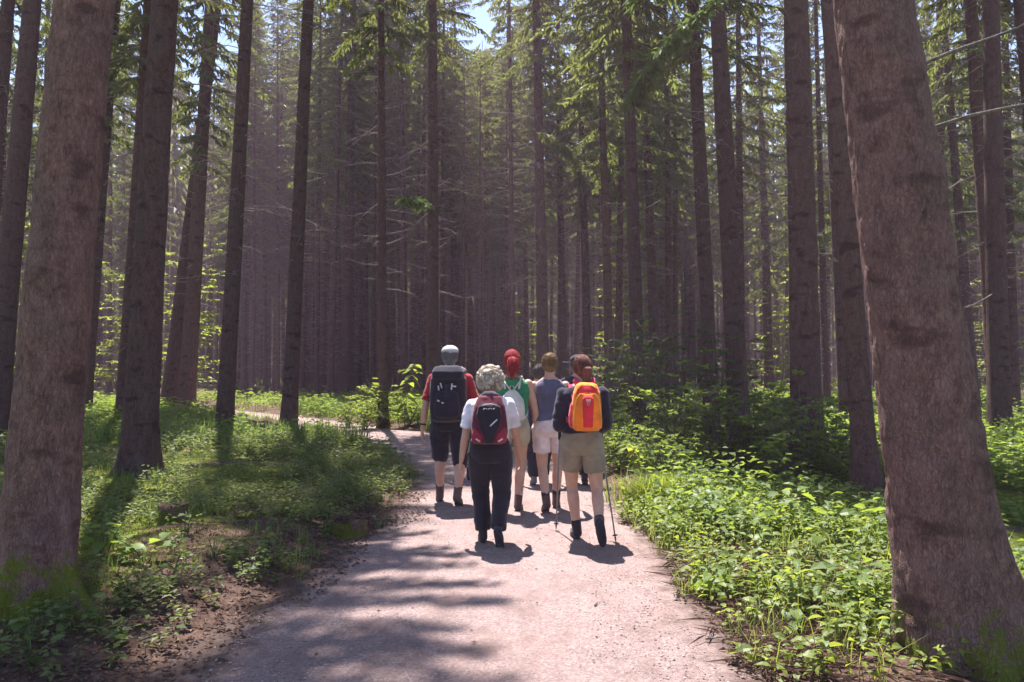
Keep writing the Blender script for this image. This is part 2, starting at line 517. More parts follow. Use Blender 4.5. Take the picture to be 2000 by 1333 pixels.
def trunk_mesh(name, seed, mat, nz=46, na=14, r0=1.0, flare=0.35, fscale=0.45, lobes=5, hi=False, flare2=0.0, root_dir=None, relief=0.0):
    """unit trunk (radius about 1) when hi is False, metric radius r0 when hi is True"""
    rng = np.random.default_rng(seed)
    if hi:
        z = np.concatenate([np.linspace(-0.25, 5.2, nz), np.linspace(5.4, TREE_H, 26)])
    else:
        z = np.concatenate([np.linspace(-0.3, 1.6, nz // 3), np.linspace(1.8, TREE_H, nz - nz // 3)])
    a = np.linspace(0, 2 * np.pi, na, endpoint=False)
    zz, aa = np.meshgrid(z, a, indexing='ij')
    zp = np.clip(zz, 0, None)
    ph = rng.uniform(0, 6.28)
    lobe = np.maximum(0, np.cos(lobes * aa + ph + 0.6 * np.sin(aa * 2 + ph))) ** 1.5
    rr = r0 * taper(zp) + r0 * flare * np.exp(-zp / fscale) * (0.55 + 0.9 * lobe) + r0 * flare2 * np.exp(-zp / 1.6)
    rr += r0 * 0.5 * flare * np.exp(-zp / 0.13) * lobe
    if root_dir is not None:
        for (ad, amp, hs) in root_dir:
            dd = np.angle(np.exp(1j * (aa - ad)))
            rr += amp * np.exp(-(dd / 0.26) ** 2) * np.exp(-zp / hs)
    rr *= 1 + 0.03 * np.sin(2 * aa + ph) + 0.012 * np.sin(zz * 1.3 + ph)
    x, y = rr * np.cos(aa), rr * np.sin(aa)
    if relief:
        P = np.stack([x.ravel(), y.ravel(), zz.ravel() * 0.5], 1)
        n = 0.55 * vnoise(P, 9, seed) + 0.6 * np.abs(vnoise(P, 24, seed + 1)) + 0.35 * vnoise(P, 48, seed + 2)
        knots = np.clip(vnoise(np.stack([x.ravel(), y.ravel(), zz.ravel()], 1), 3.1, seed + 5) - 0.55, 0, 1)
        k = (relief * n + 0.05 * knots).reshape(rr.shape)
        x += k * np.cos(aa); y += k * np.sin(aa)
    cx = 0.10 * np.sin(zz * 0.21 + ph) * np.clip(zz / 8, 0, 1) * (r0 if not hi else 1)
    V = np.stack([x + cx, y + 0.6 * cx, zz], -1).reshape(-1, 3)
    k = len(z)
    F = [[i * na + j, i * na + (j + 1) % na, (i + 1) * na + (j + 1) % na, (i + 1) * na + j] for i in range(k - 1) for j in range(na)]
    mb = MB(); mb.add(V, F)
    return mb.mesh(name, mat)

def spruce_branches(mb, rng, base, az, L, up, droop, fine=1.0, wood=True, wmi=1, nmi=0, rw=0.02, tw=0.05, t0=0.14):
    """one needle-clad branch: wood curve and hanging twigs; base (3,)"""
    k = max(4, int(L * 3) + 2)
    t = np.linspace(0, 1, k)
    out = np.array([math.cos(az), math.sin(az), 0])
    sid = np.array([-math.sin(az), math.cos(az), 0])
    wob = rng.uniform(-.12, .12) * L
    C = base + out * (L * t)[:, None] + sid * (wob * t ** 2)[:, None]
    C[:, 2] += L * (up * t - droop * t ** 2 + 0.35 * droop * t ** 3)
    if wood:
        tube(mb, C, rw * (1 - 0.8 * t) + 0.004, 3, wmi, cap=False)
    n = max(3, int(L / 0.085 * fine))
    tt = np.repeat(np.linspace(t0, 1.0, n), 2) + rng.uniform(-.02, .02, 2 * n)
    tt = np.clip(tt, 0, 1)
    P = np.stack([np.interp(tt, t, C[:, i]) for i in range(3)], 1)
    sg = np.tile([1.0, -1.0], n)[:, None]
    r = rng.random((2 * n, 1))
    D = out * (0.55 + .3 * r) + sid * sg * (0.75 * (1.1 - 0.5 * tt[:, None])) + np.array([0, 0, -1.0]) * (0.25 + 0.75 * rng.random((2 * n, 1)))
    D = unit(D)
    Lt = (0.14 + 0.36 * rng.random(2 * n)) * (1.1 - 0.55 * tt)
    Nn = unit(rng.normal(size=(2 * n, 3)) * 0.6 + np.array([0, 0, 1.0]))
    leaves(mb, P, D, Nn, Lt, tw * (0.6 + 0.6 * rng.random(2 * n)) * 0.75, 0.1, 0.25, nmi)
    # side shoots
    for q in (0.35, 0.65):
        Pq = P + D * (Lt * q)[:, None]
        Dq = unit(D + rng.normal(size=D.shape) * 0.65 + np.array([0, 0, -0.35]))
        leaves(mb, Pq, Dq, Nn, Lt * (0.65 - 0.3 * q), tw * 0.55, 0.1, 0.2, nmi)

def crown_mesh(name, seed, c0, Lmax, step=0.36, per=4.4, fine=1.0, low_sparse=True):
    rng = np.random.default_rng(seed)
    mb = MB()
    z = c0
    while z < TREE_H - 0.3:
        f = (TREE_H - z) / (TREE_H - c0)
        prof = min(1.0, (1 - f) * 5 + 0.45) if low_sparse else 1.0
        Lz = Lmax * (0.10 + 0.9 * f ** 0.75) * prof
        n = int(per * (0.6 + 0.4 * prof) + rng.random())
        a0 = rng.uniform(0, 6.28)
        for k in range(n):
            az = a0 + k * 6.283 / n + rng.uniform(-.35, .35)
            L = Lz * rng.uniform(0.6, 1.15)
            up = 0.45 * (1 - f) - 0.18 * f + rng.uniform(-.1, .1)
            spruce_branches(mb, rng, np.array([0, 0, z + rng.uniform(-.15, .15)]), az, L, up, 0.15 + 0.35 * f, fine)
        z += step * (1.0 if f > 0.25 else 0.8)
    return mb.mesh(name, [M['needle'], M['dead']], smooth=False)

def dead_branch(mb, rng, base, az, L, mi=0, r=0.014, twigs=4):
    t = np.linspace(0, 1, 6)
    out = np.array([math.cos(az), math.sin(az), 0]); sid = np.array([-out[1], out[0], 0])
    up, dr = rng.uniform(-.25, .3), rng.uniform(-.35, .45)
    w = rng.uniform(-.2, .2)
    C = base + out * (L * t)[:, None] + sid * (w * L * t ** 2)[:, None]
    C[:, 2] += L * (up * t - dr * t ** 2)
    tube(mb, C, r * (1 - 0.75 * t), 3, mi, cap=False)
    for _ in range(twigs):
        q = rng.uniform(.3, .95)
        p = np.array([np.interp(q, t, C[:, i]) for i in range(3)])
        d = unit(out * 0.6 + sid * rng.choice([-1, 1]) * rng.uniform(.4, 1) + np.array([0, 0, rng.uniform(-.7, .4)]))
        l = L * rng.uniform(.12, .35)
        tube(mb, [p, p + d * l * .5, p + d * l + np.array([0, 0, -.08 * l])], [r * .4, r * .3, r * .12], 3, mi, cap=False)

def dead_mesh(name, seed, z0, z1, n, Lr=(0.3, 1.5)):
    rng = np.random.default_rng(seed)
    mb = MB()
    for _ in range(n):
        z = rng.uniform(z0, z1)
        g = (z - z0) / (z1 - z0)
        L = rng.uniform(*Lr) * (0.45 + 0.75 * g)
        dead_branch(mb, rng, np.array([0, 0, z]), rng.uniform(0, 6.28), L, twigs=int(rng.integers(1, 6)))
    return mb.mesh(name, M['dead'])

TRUNKS = [trunk_mesh('trunk', s, M['bark'], flare=0.4, lobes=l) for s, l in ((1, 5), (2, 4), (3, 6))]
TRUNKS_RED = [trunk_mesh('trunk', s, M['bark_red'], flare=0.4, lobes=l) for s, l in ((4, 5), (5, 4))]
CROWNS = [crown_mesh('crown', 11, 9.5, 2.3, .5, 3.6), crown_mesh('crown', 12, 10.5, 2.1, .5, 3.4), crown_mesh('crown', 13, 8.0, 2.3, .52, 3.6),
          crown_mesh('crown', 14, 5.6, 2.2, .55, 3.4), crown_mesh('crown', 15, 14.5, 1.7, .62, 2.8), crown_mesh('crown', 16, 12.5, 1.8, .66, 2.6)]
DEAD = [dead_mesh('dead_branches', 21, 1.6, 10.5, 130), dead_mesh('dead_branches', 22, 1.0, 10.5, 230, (0.3, 1.3)), dead_mesh('dead_branches', 23, 3.5, 12, 70, (0.4, 1.9))]

def spruce(D, X, r, label, group=None, lean=0.0, leany=0.0, seed=0, crown=0, dead=0, hgt=1.0, red=False, hero=None, name='spruce_tree', crown_s=1.0):
    rng = random.Random(seed * 7 + 1)
    z = gz(X, D)
    o = empty(name, (X, D, z - 0.02), label, 'tree', group)
    o.rotation_euler = (leany, lean, 0)
    if hero is not None:
        link('trunk', hero, o)
    else:
        pool = TRUNKS_RED if red else TRUNKS
        t = link('trunk', pool[seed % len(pool)], o)
        t.scale = (r, r, hgt)
        t.rotation_euler = (0, 0, rng.uniform(0, 6.28))
    if crown is not None:
        c = link('crown', CROWNS[crown], o)
        c.scale = (crown_s, crown_s, hgt)
        c.rotation_euler = (0, 0, rng.uniform(0, 6.28))
    if dead is not None:
        d = tag(link('dead_branches', DEAD[dead], o), kind='stuff')
        d.scale = (rng.uniform(.8, 1.1), rng.uniform(.8, 1.1), hgt)
        d.rotation_euler = (0, 0, rng.uniform(0, 6.28))
    return o

def tree_px(xb, yb, w, xt, label, **kw):
    """tree from its base pixel, width in pixels and the pixel column where it leaves the frame's top"""
    X, D = ground_px(xb, yb)
    p = at_depth(xt, 0, D)
    cosv = math.cos(math.atan(abs(xb - 1000) / FPX))
    r = w / 2 / FPX * D * cosv
    lean = math.atan((p.x - X) / p.z)
    return spruce(D, X, r, label, lean=lean, **kw)

# the two big trees that frame the picture, and the nearest ones behind them
X2, D2 = ground_px(66, 1205)
heroL = trunk_mesh('trunk', 41, M['bark_moss'], nz=300, na=110, r0=0.187, flare=0.28, fscale=0.3, hi=True, flare2=0.10, relief=0.012,
                   root_dir=[(-0.4, 0.36, 0.2), (2.9, 0.16, 0.25), (-1.7, 0.16, 0.18)])
p = at_depth(158, 0, D2)
spruce(D2, X2, 0, 'thick red-brown spruce at the left edge of the photo, its root green with moss', lean=math.atan((p.x - X2) / p.z), hero=heroL, crown=4, dead=None, seed=1)
X22, D22 = ground_px(1880, 1315)
heroR = trunk_mesh('trunk', 42, M['bark_moss'], nz=320, na=130, r0=0.198, flare=0.16, fscale=0.25, hi=True, flare2=0.42, relief=0.013, root_dir=[(-2.7, 0.10, 0.12), (-0.6, 0.2, 0.25), (-1.6, 0.12, 0.14)])
p = at_depth(1708, 0, D22)
TREE_R = spruce(D22, X22, 0, 'massive spruce trunk in the right foreground with dark branch scars', lean=math.atan((p.x - X22) / p.z), hero=heroR, crown=4, dead=None, seed=2)
X5, D5 = ground_px(268, 948)
hero5 = trunk_mesh('trunk', 43, M['bark'], nz=200, na=64, r0=0.208, flare=0.45, fscale=0.35, hi=True, flare2=0.12, relief=0.010)
p = at_depth(335, 0, D5)
T5 = spruce(D5, X5, 0, 'dark stout spruce right of the big left edge tree, flaring at its base', lean=math.atan((p.x - X5) / p.z), hero=hero5, crown=4, crown_s=1.1, dead=None, seed=3)
for i, (bz, baz, bl) in enumerate([(7.3, .1, 3.7), (7.9, -.15, 3.9), (8.6, .05, 3.8), (11.0, .05, 4.2), (12.4, .1, 4.0), (13.3, -.1, 3.8), (9.3, -.25, 3.9), (10.2, .2, 4.1), (14.2, -.3, 3.6), (15.5, .0, 3.4), (9.8, .55, 3.6)]):  # unseen boughs above the frame, added to shade the path's left edge
    g5 = np.random.default_rng(700 + i); mb = MB()
    for q in range(3):
        spruce_branches(mb, g5, np.array([0, 0, bz + q * .12]), baz + (q - 1) * .22, .74 * bl * (1 - .1 * q), .05, .25, 1.2, t0=.45)
    mb.build('shade_bough', [M['needle'], M['dead']], T5, smooth=False)
X20, D20 = ground_px(1578, 925)
hero20 = trunk_mesh('trunk', 44, M['bark_red'], nz=200, na=64, r0=0.215, flare=0.4, fscale=0.35, hi=True, flare2=0.05, relief=0.010)
p = at_depth(1547, 0, D20)
spruce(D20, X20, 0, 'broad dark spruce left of the massive right trunk', lean=math.atan((p.x - X20) / p.z), hero=hero20, crown=0, dead=2, seed=4)

NAMED = [
 (-48, 842, 44, 16, 'spruce cut by the left picture edge, its trunk top just inside the corner', dict(crown=1, dead=0)),
 (-12, 872, 56, 63, 'grey-brown spruce just behind the big left edge tree', dict(crown=0, dead=None)),
 (165, 828, 25, 229, 'slim spruce standing right behind the big left edge tree', dict(crown=2, dead=2)),
 (236, 852, 28, 291, 'slender spruce half hidden behind the dark stout one at left', dict(crown=2, dead=0, red=True)),
 (327, 812, 33, 425, 'leaning spruce crossing behind its upright neighbour by the far path', dict(crown=5, dead=None)),
 (363, 815, 36, 411, 'upright spruce beside the leaning one, near the far path', dict(crown=2, dead=2, red=True)),
 (437, 857, 35, 484, 'spruce with flared foot standing left of the low cut stump', dict(crown=5, dead=2)),
 (488, 766, 20, 503, 'brown spruce far behind the flared one, across the path', dict(crown=2, dead=1, red=True)),
 (564, 853, 32, 604, 'dark straight spruce right of the low cut stump', dict(crown=1, dead=2, crown_s=1.1)),
 (618, 783, 11, 626, 'thinnest dark pole spruce right of the straight dark trunk', dict(crown=0, dead=1)),
 (645, 787, 15, 668, 'thin dark spruce leaning right, beyond the far grass', dict(crown=1, dead=1)),
 (672, 786, 26, 690, 'stouter spruce beyond the far grass, beside the thin leaning one', dict(crown=0, dead=1)),
 (748, 836, 20, 745, 'olive-brown slim spruce rising out of the bright bush', dict(crown=0, dead=2, red=True)),
 (784, 772, 18, 778, 'spruce between the bright bush and the trunk behind the capped hiker', dict(crown=2, dead=1)),
 (845, 826, 26, 845, 'straight spruce rising right behind the hiker in the cap', dict(crown=1, dead=2)),
 (890, 775, 15, 888, 'brown spruce just right of the capped hiker', dict(crown=4, dead=1, red=True)),
 (936, 770, 15, 930, 'dark spruce above the curly haired hiker', dict(crown=5, hgt=.62, dead=1)),
 (1003, 795, 13, 994, 'slim pale-edged spruce above the red-haired hiker', dict(crown=4, dead=2, red=True)),
 (1064, 815, 25, 1046, 'dark spruce above the person in the grey sleeveless top', dict(crown=1, dead=2)),
 (1100, 785, 18, 1090, 'brown spruce above the orange backpack, right of the dark one', dict(crown=0, dead=1, red=True)),
 (1150, 790, 18, 1128, 'thin spruce with a dark hanging green branch on it', dict(crown=2, dead=1)),
 (1192, 812, 19, 1172, 'brown spruce rising from the leaves right of the orange backpack', dict(crown=2, crown_s=1.2, dead=None, red=True)),
 (1250, 862, 30, 1222, 'dark spruce with a bright green sprig across it, right of the hikers', dict(crown_s=1.45, crown=2, dead=2)),
 (1283, 800, 22, 1252, 'spruce close behind the dark one right of the hikers', dict(crown=2, dead=1)),
 (1392, 868, 33, 1353, 'left one of two dark spruces side by side above the shrubs', dict(crown_s=1.25, crown=2, dead=2)),
 (1446, 888, 42, 1398, 'right one of two dark spruces side by side above the shrubs', dict(crown=1, dead=2)),
 (1503, 780, 20, 1480, 'distant spruce seen between the dark pair and the broad trunk', dict(crown=3, dead=1)),
 (1615, 805, 16, 1592, 'far spruce beside a sunlit patch, left of the massive trunk', dict(crown=3, dead=1)),
 (1650, 842, 22, 1612, 'thin dark spruce between the broad trunk and the massive one', dict(crown=5, dead=2)),
 (1695, 985, 46, 1620, 'slender brown spruce tucked against the left side of the massive trunk', dict(crown=4, dead=None, red=True)),
 (1952, 852, 40, 1894, 'pale brown spruce right of the massive trunk, moss at its foot', dict(crown=2, dead=2, red=True)),
 (1905, 820, 24, 1838, 'spruce peeking out just right of the massive trunk', dict(crown=3, dead=1)),
 (1983, 818, 24, 1962, 'dark spruce at the far right picture edge', dict(crown=3, dead=2)),
 (2065, 870, 34, 1990, 'spruce cut by the upper right picture edge', dict(crown=0, dead=0)),
]
placed = [(X2, D2), (X22, D22), (X5, D5), (X20, D20)]
TREES = {}
for i, (xb, yb, w, xt, lab, kw) in enumerate(NAMED):
    o = tree_px(xb, yb, w, xt, lab, seed=10 + i, **kw)
    TREES[lab] = o
    placed.append((o.location.x, o.location.y))

# the dense stand behind
rng = random.Random(5)
LANDMARK = [(115, 'big left trunk'), (280, 'stout left trunk'), (440, 'flared trunk'), (575, 'straight dark trunk'), (746, 'bright bush'), (845, 'capped hiker'), (940, 'curly haired hiker'),
            (1000, 'red ponytail'), (1070, 'grey top'), (1130, 'orange backpack'), (1245, 'sprig spruce'), (1385, 'dark pair'), (1565, 'broad dark trunk'), (1770, 'massive right trunk'), (1930, 'mossy-footed spruce')]
CLEAR = [(-14.5, 36.5, 5.5), (-18.8, 40, 5), (-7.5, 27, 5), (12, 43, 5), (11, 36, 4), (17, 36, 4), (2, 50, 4), (3.8, 39.5, 4), (-3, 23, 4)]
cnt = 0
tries = 0
while cnt < 255 and tries < 20000:
    tries += 1
    D = 24 + 52 * rng.random() ** 0.9
    half = D * 0.72 + 3
    X = rng.uniform(-half, half)
    if rng.random() < .5: D = rng.uniform(32, 60); X = rng.uniform(-.37, .17) * D
    if path_dist(np.array([[X, D]]))[0] < 1.0: continue
    px = 1000 + FPX * X / D
    if D < 33 and 420 < px < 830 : continue
    if D < 30 and (830 < px < 1250): continue
    if any((X - cx) ** 2 + (D - cy) ** 2 < cr * cr for cx, cy, cr in CLEAR): continue
    if any((X - a) ** 2 + (D - b) ** 2 < (1.15 if D > 30 else 2.0) ** 2 for a, b in placed): continue
    placed.append((X, D))
    left, right = px < 560, px > 1230
    row = 'in the nearer rows' if D < 38 else ('in the middle rows' if D < 54 else 'in the back rows')
    k = sum(px > q for q, _ in LANDMARK)
    if k == 0: where = 'left of the ' + LANDMARK[0][1]
    elif k == len(LANDMARK): where = 'right of the ' + LANDMARK[-1][1]
    else: where = 'between the %s and the %s' % (LANDMARK[k - 1][1], LANDMARK[k][1])
    lab = 'thin spruce %s, %s' % (row, where)
    grp = 'spruces %s, %s' % (row, where)
    hg = rng.uniform(.82, 1.05)
    if 885 < px < 990: hg = min(hg, (1.5 + .42 * D) / TREE_H)
    o = spruce(D, X, rng.uniform(0.10, 0.19), lab, grp, lean=R(rng.uniform(-1.2, 1.2)), leany=R(rng.uniform(-1, 1)), seed=100 + cnt,
               crown=rng.choice([0, 0, 1, 2, 2, 3] if (left or right) else [1, 1, 0, 5]), dead=rng.choice([0, 1, 1]), hgt=hg, red=rng.random() < 0.6)
    cnt += 1
# trees just outside the frame whose crowns shade the path
for i, (X, D, c) in enumerate([(6.6, 7.2, 1), (7.8, 11, 2), (-10.6, 11.5, 1), (9.5, 15, 1), (-13, 15, 0)]):
    spruce(D, X, 0.2, 'spruce beside the path whose crown shades it from above', 'shade trees beside the frame', seed=400 + i, crown=c, dead=None)
    placed.append((X, D))

def far_forest():
    """wood beyond the stand: reads as one mass"""
    rng = np.random.default_rng(77)
    mb = MB()
    for _ in range(950):
        D = rng.uniform(56, 135); X = rng.uniform(-1, 1) * (D * 0.85)
        h = rng.uniform(19, 27); r = rng.uniform(.1, .2); z0 = gz(X, D)
        tube(mb, [(X, D, z0 - .2), (X, D, z0 + h * .5), (X, D, z0 + h)], [r, r * .7, .02], 6, 1, cap=False)
        for q in range(10):
            zb = z0 + rng.uniform(1, h * .35); ab = rng.uniform(0, 6.28); lb = rng.uniform(.4, 1.3)
            tube(mb, [(X, D, zb), (X + lb * math.cos(ab), D + lb * math.sin(ab), zb + rng.uniform(-.4, .3))], [.025, .008], 3, 1, cap=False)
        n = 120
        zz = rng.uniform(0.0 if D > 108 else 0.45, 1, n) ** 0.9
        az = rng.uniform(0, 6.28, n); ro = (1.02 - zz) * 2.9 * np.sqrt(rng.random(n)) + .1
        P = np.stack([X + ro * np.cos(az), D + ro * np.sin(az), z0 + h * zz], 1)
        Dr = np.stack([np.cos(az), np.sin(az), -0.5 - rng.random(n)], 1)
        leaves(mb, P, Dr, rng.normal(size=(n, 3)), rng.uniform(.8, 1.7, n), .2, .1, .1, 0)
    for _ in range(520):
        D = rng.uniform(112, 140); X = rng.uniform(-1, 1) * D * .85; n = 90
        P = np.stack([X + rng.normal(size=n) * 1.6, D + rng.normal(size=n) * 1.2, rng.uniform(0, 14, n)], 1)
        leaves(mb, P, rng.normal(size=(n, 3)) + np.array([0, 0, -.6]), rng.normal(size=(n, 3)), rng.uniform(1.0, 2.4, n), .4, .1, .1, 0)
    tag(mb.build('distant_forest', [M['needle'], M['bark_red']], smooth=False), 'distant spruce wood closing the view behind the stand', 'forest', kind='stuff')
far_forest()
# ------------------------------------------------------------------ undergrowth
def scatter(n, xr, yr, dens, seed):
    """random ground points kept with probability dens(P); returns (k,3)"""
    g = np.random.default_rng(seed)
    P = np.stack([g.uniform(*xr, n), g.uniform(*yr, n)], 1)
    keep = g.random(n) < dens(P)
    P = P[keep]
    z = ground_z(P)
    z = np.where(path_dist(P) < 0.25, np.maximum(z, 0.004), z)
    return np.column_stack([P, z]), g

def herb_field(mb, P, g, hmin, hmax, nl, Lr, wr, droop=0.25, big=True, stem=True, spread=0.5):
    """upright leafy shoots at P: a thin stem with leaves up it"""
    k = len(P)
    h = g.uniform(hmin, hmax, k)
    lean = g.normal(size=(k, 3)) * np.array([.16, .16, 0]) + np.array([0, 0, 1.0])
    lean = unit(lean)
    if stem:
        tip = P + lean * h[:, None]
        s = np.array([0.0022, 0, 0]); s2 = np.array([0, 0.0022, 0])
        V = np.stack([P - s, P + s, tip, P - s2, P + s2, tip], 1)
        b = np.arange(k)[:, None] * 6
        mb.add(V, np.concatenate([b + np.array([[0, 1, 2]]), b + np.array([[3, 4, 5]])]), 1)
    q = np.tile(np.linspace(0.3, 1.0, nl), k) + g.uniform(-.04, .04, k * nl)
    idx = np.repeat(np.arange(k), nl)
    a = np.tile(np.arange(nl) * 2.4, k) + np.repeat(g.uniform(0, 6.28, k), nl) + g.uniform(-.4, .4, k * nl)
    B = P[idx] + lean[idx] * (h[idx] * q)[:, None]
    D = np.stack([np.cos(a), np.sin(a), g.uniform(-.15, .5, k * nl) + 0.2 * (q > .85)], 1)
    L = g.uniform(*Lr, k * nl) * (1.1 - 0.45 * np.abs(q - .6))
    B = B + unit(D) * (L * spread * 0.5)[:, None]
    Nn = unit(np.stack([-np.cos(a) * .2, -np.sin(a) * .2, np.ones(k * nl)], 1) + g.normal(size=(k * nl, 3)) * .42)
    leaves(mb, B, D, Nn, L, L * wr, 0.22, droop, 0, big)

def clump_noise(P, s, lo, hi, seed):
    n = fnoise(P, s, seed, 3) * 0.5 + 0.5
    return np.clip((n - lo) / (hi - lo), 0, 1)

def edge(P, a, b):
    d = path_dist(P)
    return np.clip((d - a) / (b - a), 0, 1)

def tree_clear(P):
    out = np.ones(len(P))
    for (x, y) in placed[:40]:
        out *= (np.hypot(P[:, 0] - x, P[:, 1] - y) > 0.32)
    return out

def grass_field(mb, P, g, hr, n=7, w=0.004, spread=0.03, lean=0.55):
    k = len(P)
    idx = np.repeat(np.arange(k), n)
    B = P[idx] + g.normal(size=(k * n, 3)) * np.array([spread, spread, 0])
    a = g.uniform(0, 6.28, k * n)
    h = g.uniform(*hr, k * n)
    o = np.stack([np.cos(a), np.sin(a), np.zeros(k * n)], 1)
    s = np.stack([-np.sin(a), np.cos(a), np.zeros(k * n)], 1)
    ln = (g.random(k * n) * lean * h)[:, None]
    up = np.array([0, 0, 1.0])
    m = B + up * (h * .6)[:, None] + o * ln * .4
    t = B + up * (h * .92)[:, None] + o * ln * 1.3
    V = np.stack([B - s * w, B + s * w, m + s * w * .8, m - s * w * .8, t], 1)
    b = np.arange(k * n)[:, None] * 5
    mb.add(V, np.concatenate([b + np.array([[0, 1, 2]]), b + np.array([[0, 2, 3]]), b + np.array([[3, 2, 4]])]), 0)

# low grey-green shrublets on the left bank
def dens_left(P):
    lit = (P[:, 0] < -0.5)
    near = np.clip((P[:, 1] - 3.8) / 1.5, 0.35, 1)
    return lit * near * edge(P, 0.08, 0.5) * (0.05 + 0.95 * clump_noise(P, 1.0, 0.44, 0.62, 31)) * tree_clear(P)
mb = MB()
P, g = scatter(7600, (-6.5, -0.6), (3.8, 12.5), dens_left, 1)
herb_field(mb, P, g, 0.06, 0.25, 12, (0.026, 0.058), 0.30, big=False)
P, g = scatter(5200, (-11, -1.0), (11.5, 22), dens_left, 2)
herb_field(mb, P, g, 0.12, 0.34, 10, (0.05, 0.10), 0.32, big=False)
tag(mb.build('ground_cover', [M['bilberry'], M['stem']], smooth=False), 'low grey-green shrublets covering the bank left of the path', 'undergrowth', kind='stuff')

# leafy herbs on the right verge
def dens_right(P):
    return (P[:, 0] > 0.5) * edge(P, -0.05, 0.35) * (0.06 + 0.94 * clump_noise(P, 1.3, 0.40, 0.62, 33)) * tree_clear(P) * np.clip((P[:, 1] - 3.9 + .5 * (P[:, 0] - 1.6)) / 1.5, 0.10, 1)
mb = MB()
P, g = scatter(1500, (0.9, 3.6), (3.6, 8.6), dens_right, 3)
herb_field(mb, P, g, 0.05, 0.30, 9, (0.035, 0.08), 0.28)
P, g = scatter(220, (0.9, 3.2), (3.6, 8.0), dens_right, 23)
herb_field(mb, P, g, 0.16, 0.42, 7, (0.09, 0.16), 0.21, droop=.4)
mb2 = MB()
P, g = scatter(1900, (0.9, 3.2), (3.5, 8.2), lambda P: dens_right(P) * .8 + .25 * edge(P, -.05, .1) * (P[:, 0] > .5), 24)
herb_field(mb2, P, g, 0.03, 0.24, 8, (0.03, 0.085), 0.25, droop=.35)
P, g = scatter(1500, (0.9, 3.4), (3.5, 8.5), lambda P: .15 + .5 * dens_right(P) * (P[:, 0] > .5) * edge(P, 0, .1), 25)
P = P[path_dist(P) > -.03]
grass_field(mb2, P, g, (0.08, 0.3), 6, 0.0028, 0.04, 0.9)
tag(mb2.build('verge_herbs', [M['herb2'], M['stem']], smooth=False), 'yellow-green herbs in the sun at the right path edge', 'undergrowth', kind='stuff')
P, g = scatter(1500, (3.0, 7.5), (4.5, 10), dens_right, 13)
herb_field(mb, P, g, 0.10, 0.3, 7, (0.05, 0.10), 0.28, big=False)
P, g = scatter(3200, (1.0, 9.5), (8.2, 16), dens_right, 4)
herb_field(mb, P, g, 0.18, 0.55, 8, (0.06, 0.13), 0.30, big=False)
tag(mb.build('herb_carpet', [M['herb'], M['stem']], smooth=False), 'fresh green leafy herbs covering the verge right of the path', 'undergrowth', kind='stuff')

# sunny far verge and the forest floor further off
def dens_far(P):
    return edge(P, 0.1, 0.6) * (0.25 + 0.75 * clump_noise(P, 0.35, 0.35, 0.6, 35))
mb = MB()
P, g = scatter(7000, (-16, 3), (15.5, 33), dens_far, 5)
herb_field(mb, P, g, 0.2, 0.55, 7, (0.10, 0.20), 0.20, big=False)
P, g = scatter(5000, (3, 22), (14, 36), dens_far, 6)
herb_field(mb, P, g, 0.15, 0.5, 7, (0.10, 0.22), 0.26, big=False)
P, g = scatter(5000, (-45, 45), (33, 72), lambda P: 0.5 * clump_noise(P, 0.15, 0.4, 0.65, 36), 7)
herb_field(mb, P, g, 0.2, 0.6, 6, (0.2, 0.4), 0.26, big=False, stem=False)
tag(mb.build('far_undergrowth', [M['herb'], M['stem']], smooth=False), 'green undergrowth along the far side of the path and among the trees', 'undergrowth', kind='stuff')

mb = MB()
P, g = scatter(4200, (-6, 4), (3.9, 13), lambda P: edge(P, 0.0, 0.3) * clump_noise(P, 1.4, 0.42, 0.66, 41) * (np.where(P[:, 0] < 0, 0.75, 0.9)), 8)
grass_field(mb, P, g, (0.06, 0.2), 7, 0.003)
P, g = scatter(5200, (-9, 1.5), (14, 27), lambda P: edge(P, 0.05, 0.4) * (0.3 + .7 * clump_noise(P, 0.6, 0.35, 0.6, 42)), 9)
grass_field(mb, P, g, (0.2, 0.55), 7, 0.008, 0.08)
tag(mb.build('grass', M['grass'], smooth=False), 'fine green grass between the herbs along the path', 'grass', kind='stuff')

# moss cushions
mb = MB()
def dens_moss(P):
    return (P[:, 0] < 0) * edge(P, 0.3, 0.9) * clump_noise(P, 1.0, 0.40, 0.54, 51)
P, g = scatter(42000, (-5.5, -1.2), (4.2, 10.5), dens_moss, 10)
k = len(P)
D = np.stack([g.normal(size=k) * .6, g.normal(size=k) * .6, np.ones(k)], 1)
leaves(mb, P - np.array([0, 0, .006]), D, g.normal(size=(k, 3)), g.uniform(.012, .035, k), .006, .1, .1)
tag(mb.build('moss', M['moss'], smooth=False), 'yellow-green moss on the ground at left', 'moss', kind='stuff')

# leaf litter and needles along the path edges
mb = MB()
def dens_lit(P):
    d = path_dist(P)
    w = np.where(P[:, 0] < 0, 1.6, 0.75)
    return (d > np.where(P[:, 0] < 0, -.22, -.06)) * np.clip(1 - np.abs(d - np.where(P[:, 0] < 0, .35, .15)) / w, 0, 1) * (.25 + .75 * clump_noise(P, 2.2, .3, .6, 77))
P, g = scatter(42000, (-4.6, 2.8), (3.3, 9.5), dens_lit, 11)
k = len(P)
a = g.uniform(0, 6.28, k)
D = np.stack([np.cos(a), np.sin(a), g.uniform(-.2, .35, k)], 1)
leaves(mb, P + np.array([0, 0, .006]), D, unit(g.normal(size=(k, 3)) * .45 + np.array([0, 0, 1])), g.uniform(.014, .05, k), g.uniform(.004, .015, k), .4, .25)
P, g = scatter(150, (-1.7, 1.6), (3.3, 10), lambda P: (path_dist(P) < 0) * .6, 15)
k = len(P); a = g.uniform(0, 6.28, k); P[:, 2] = .016
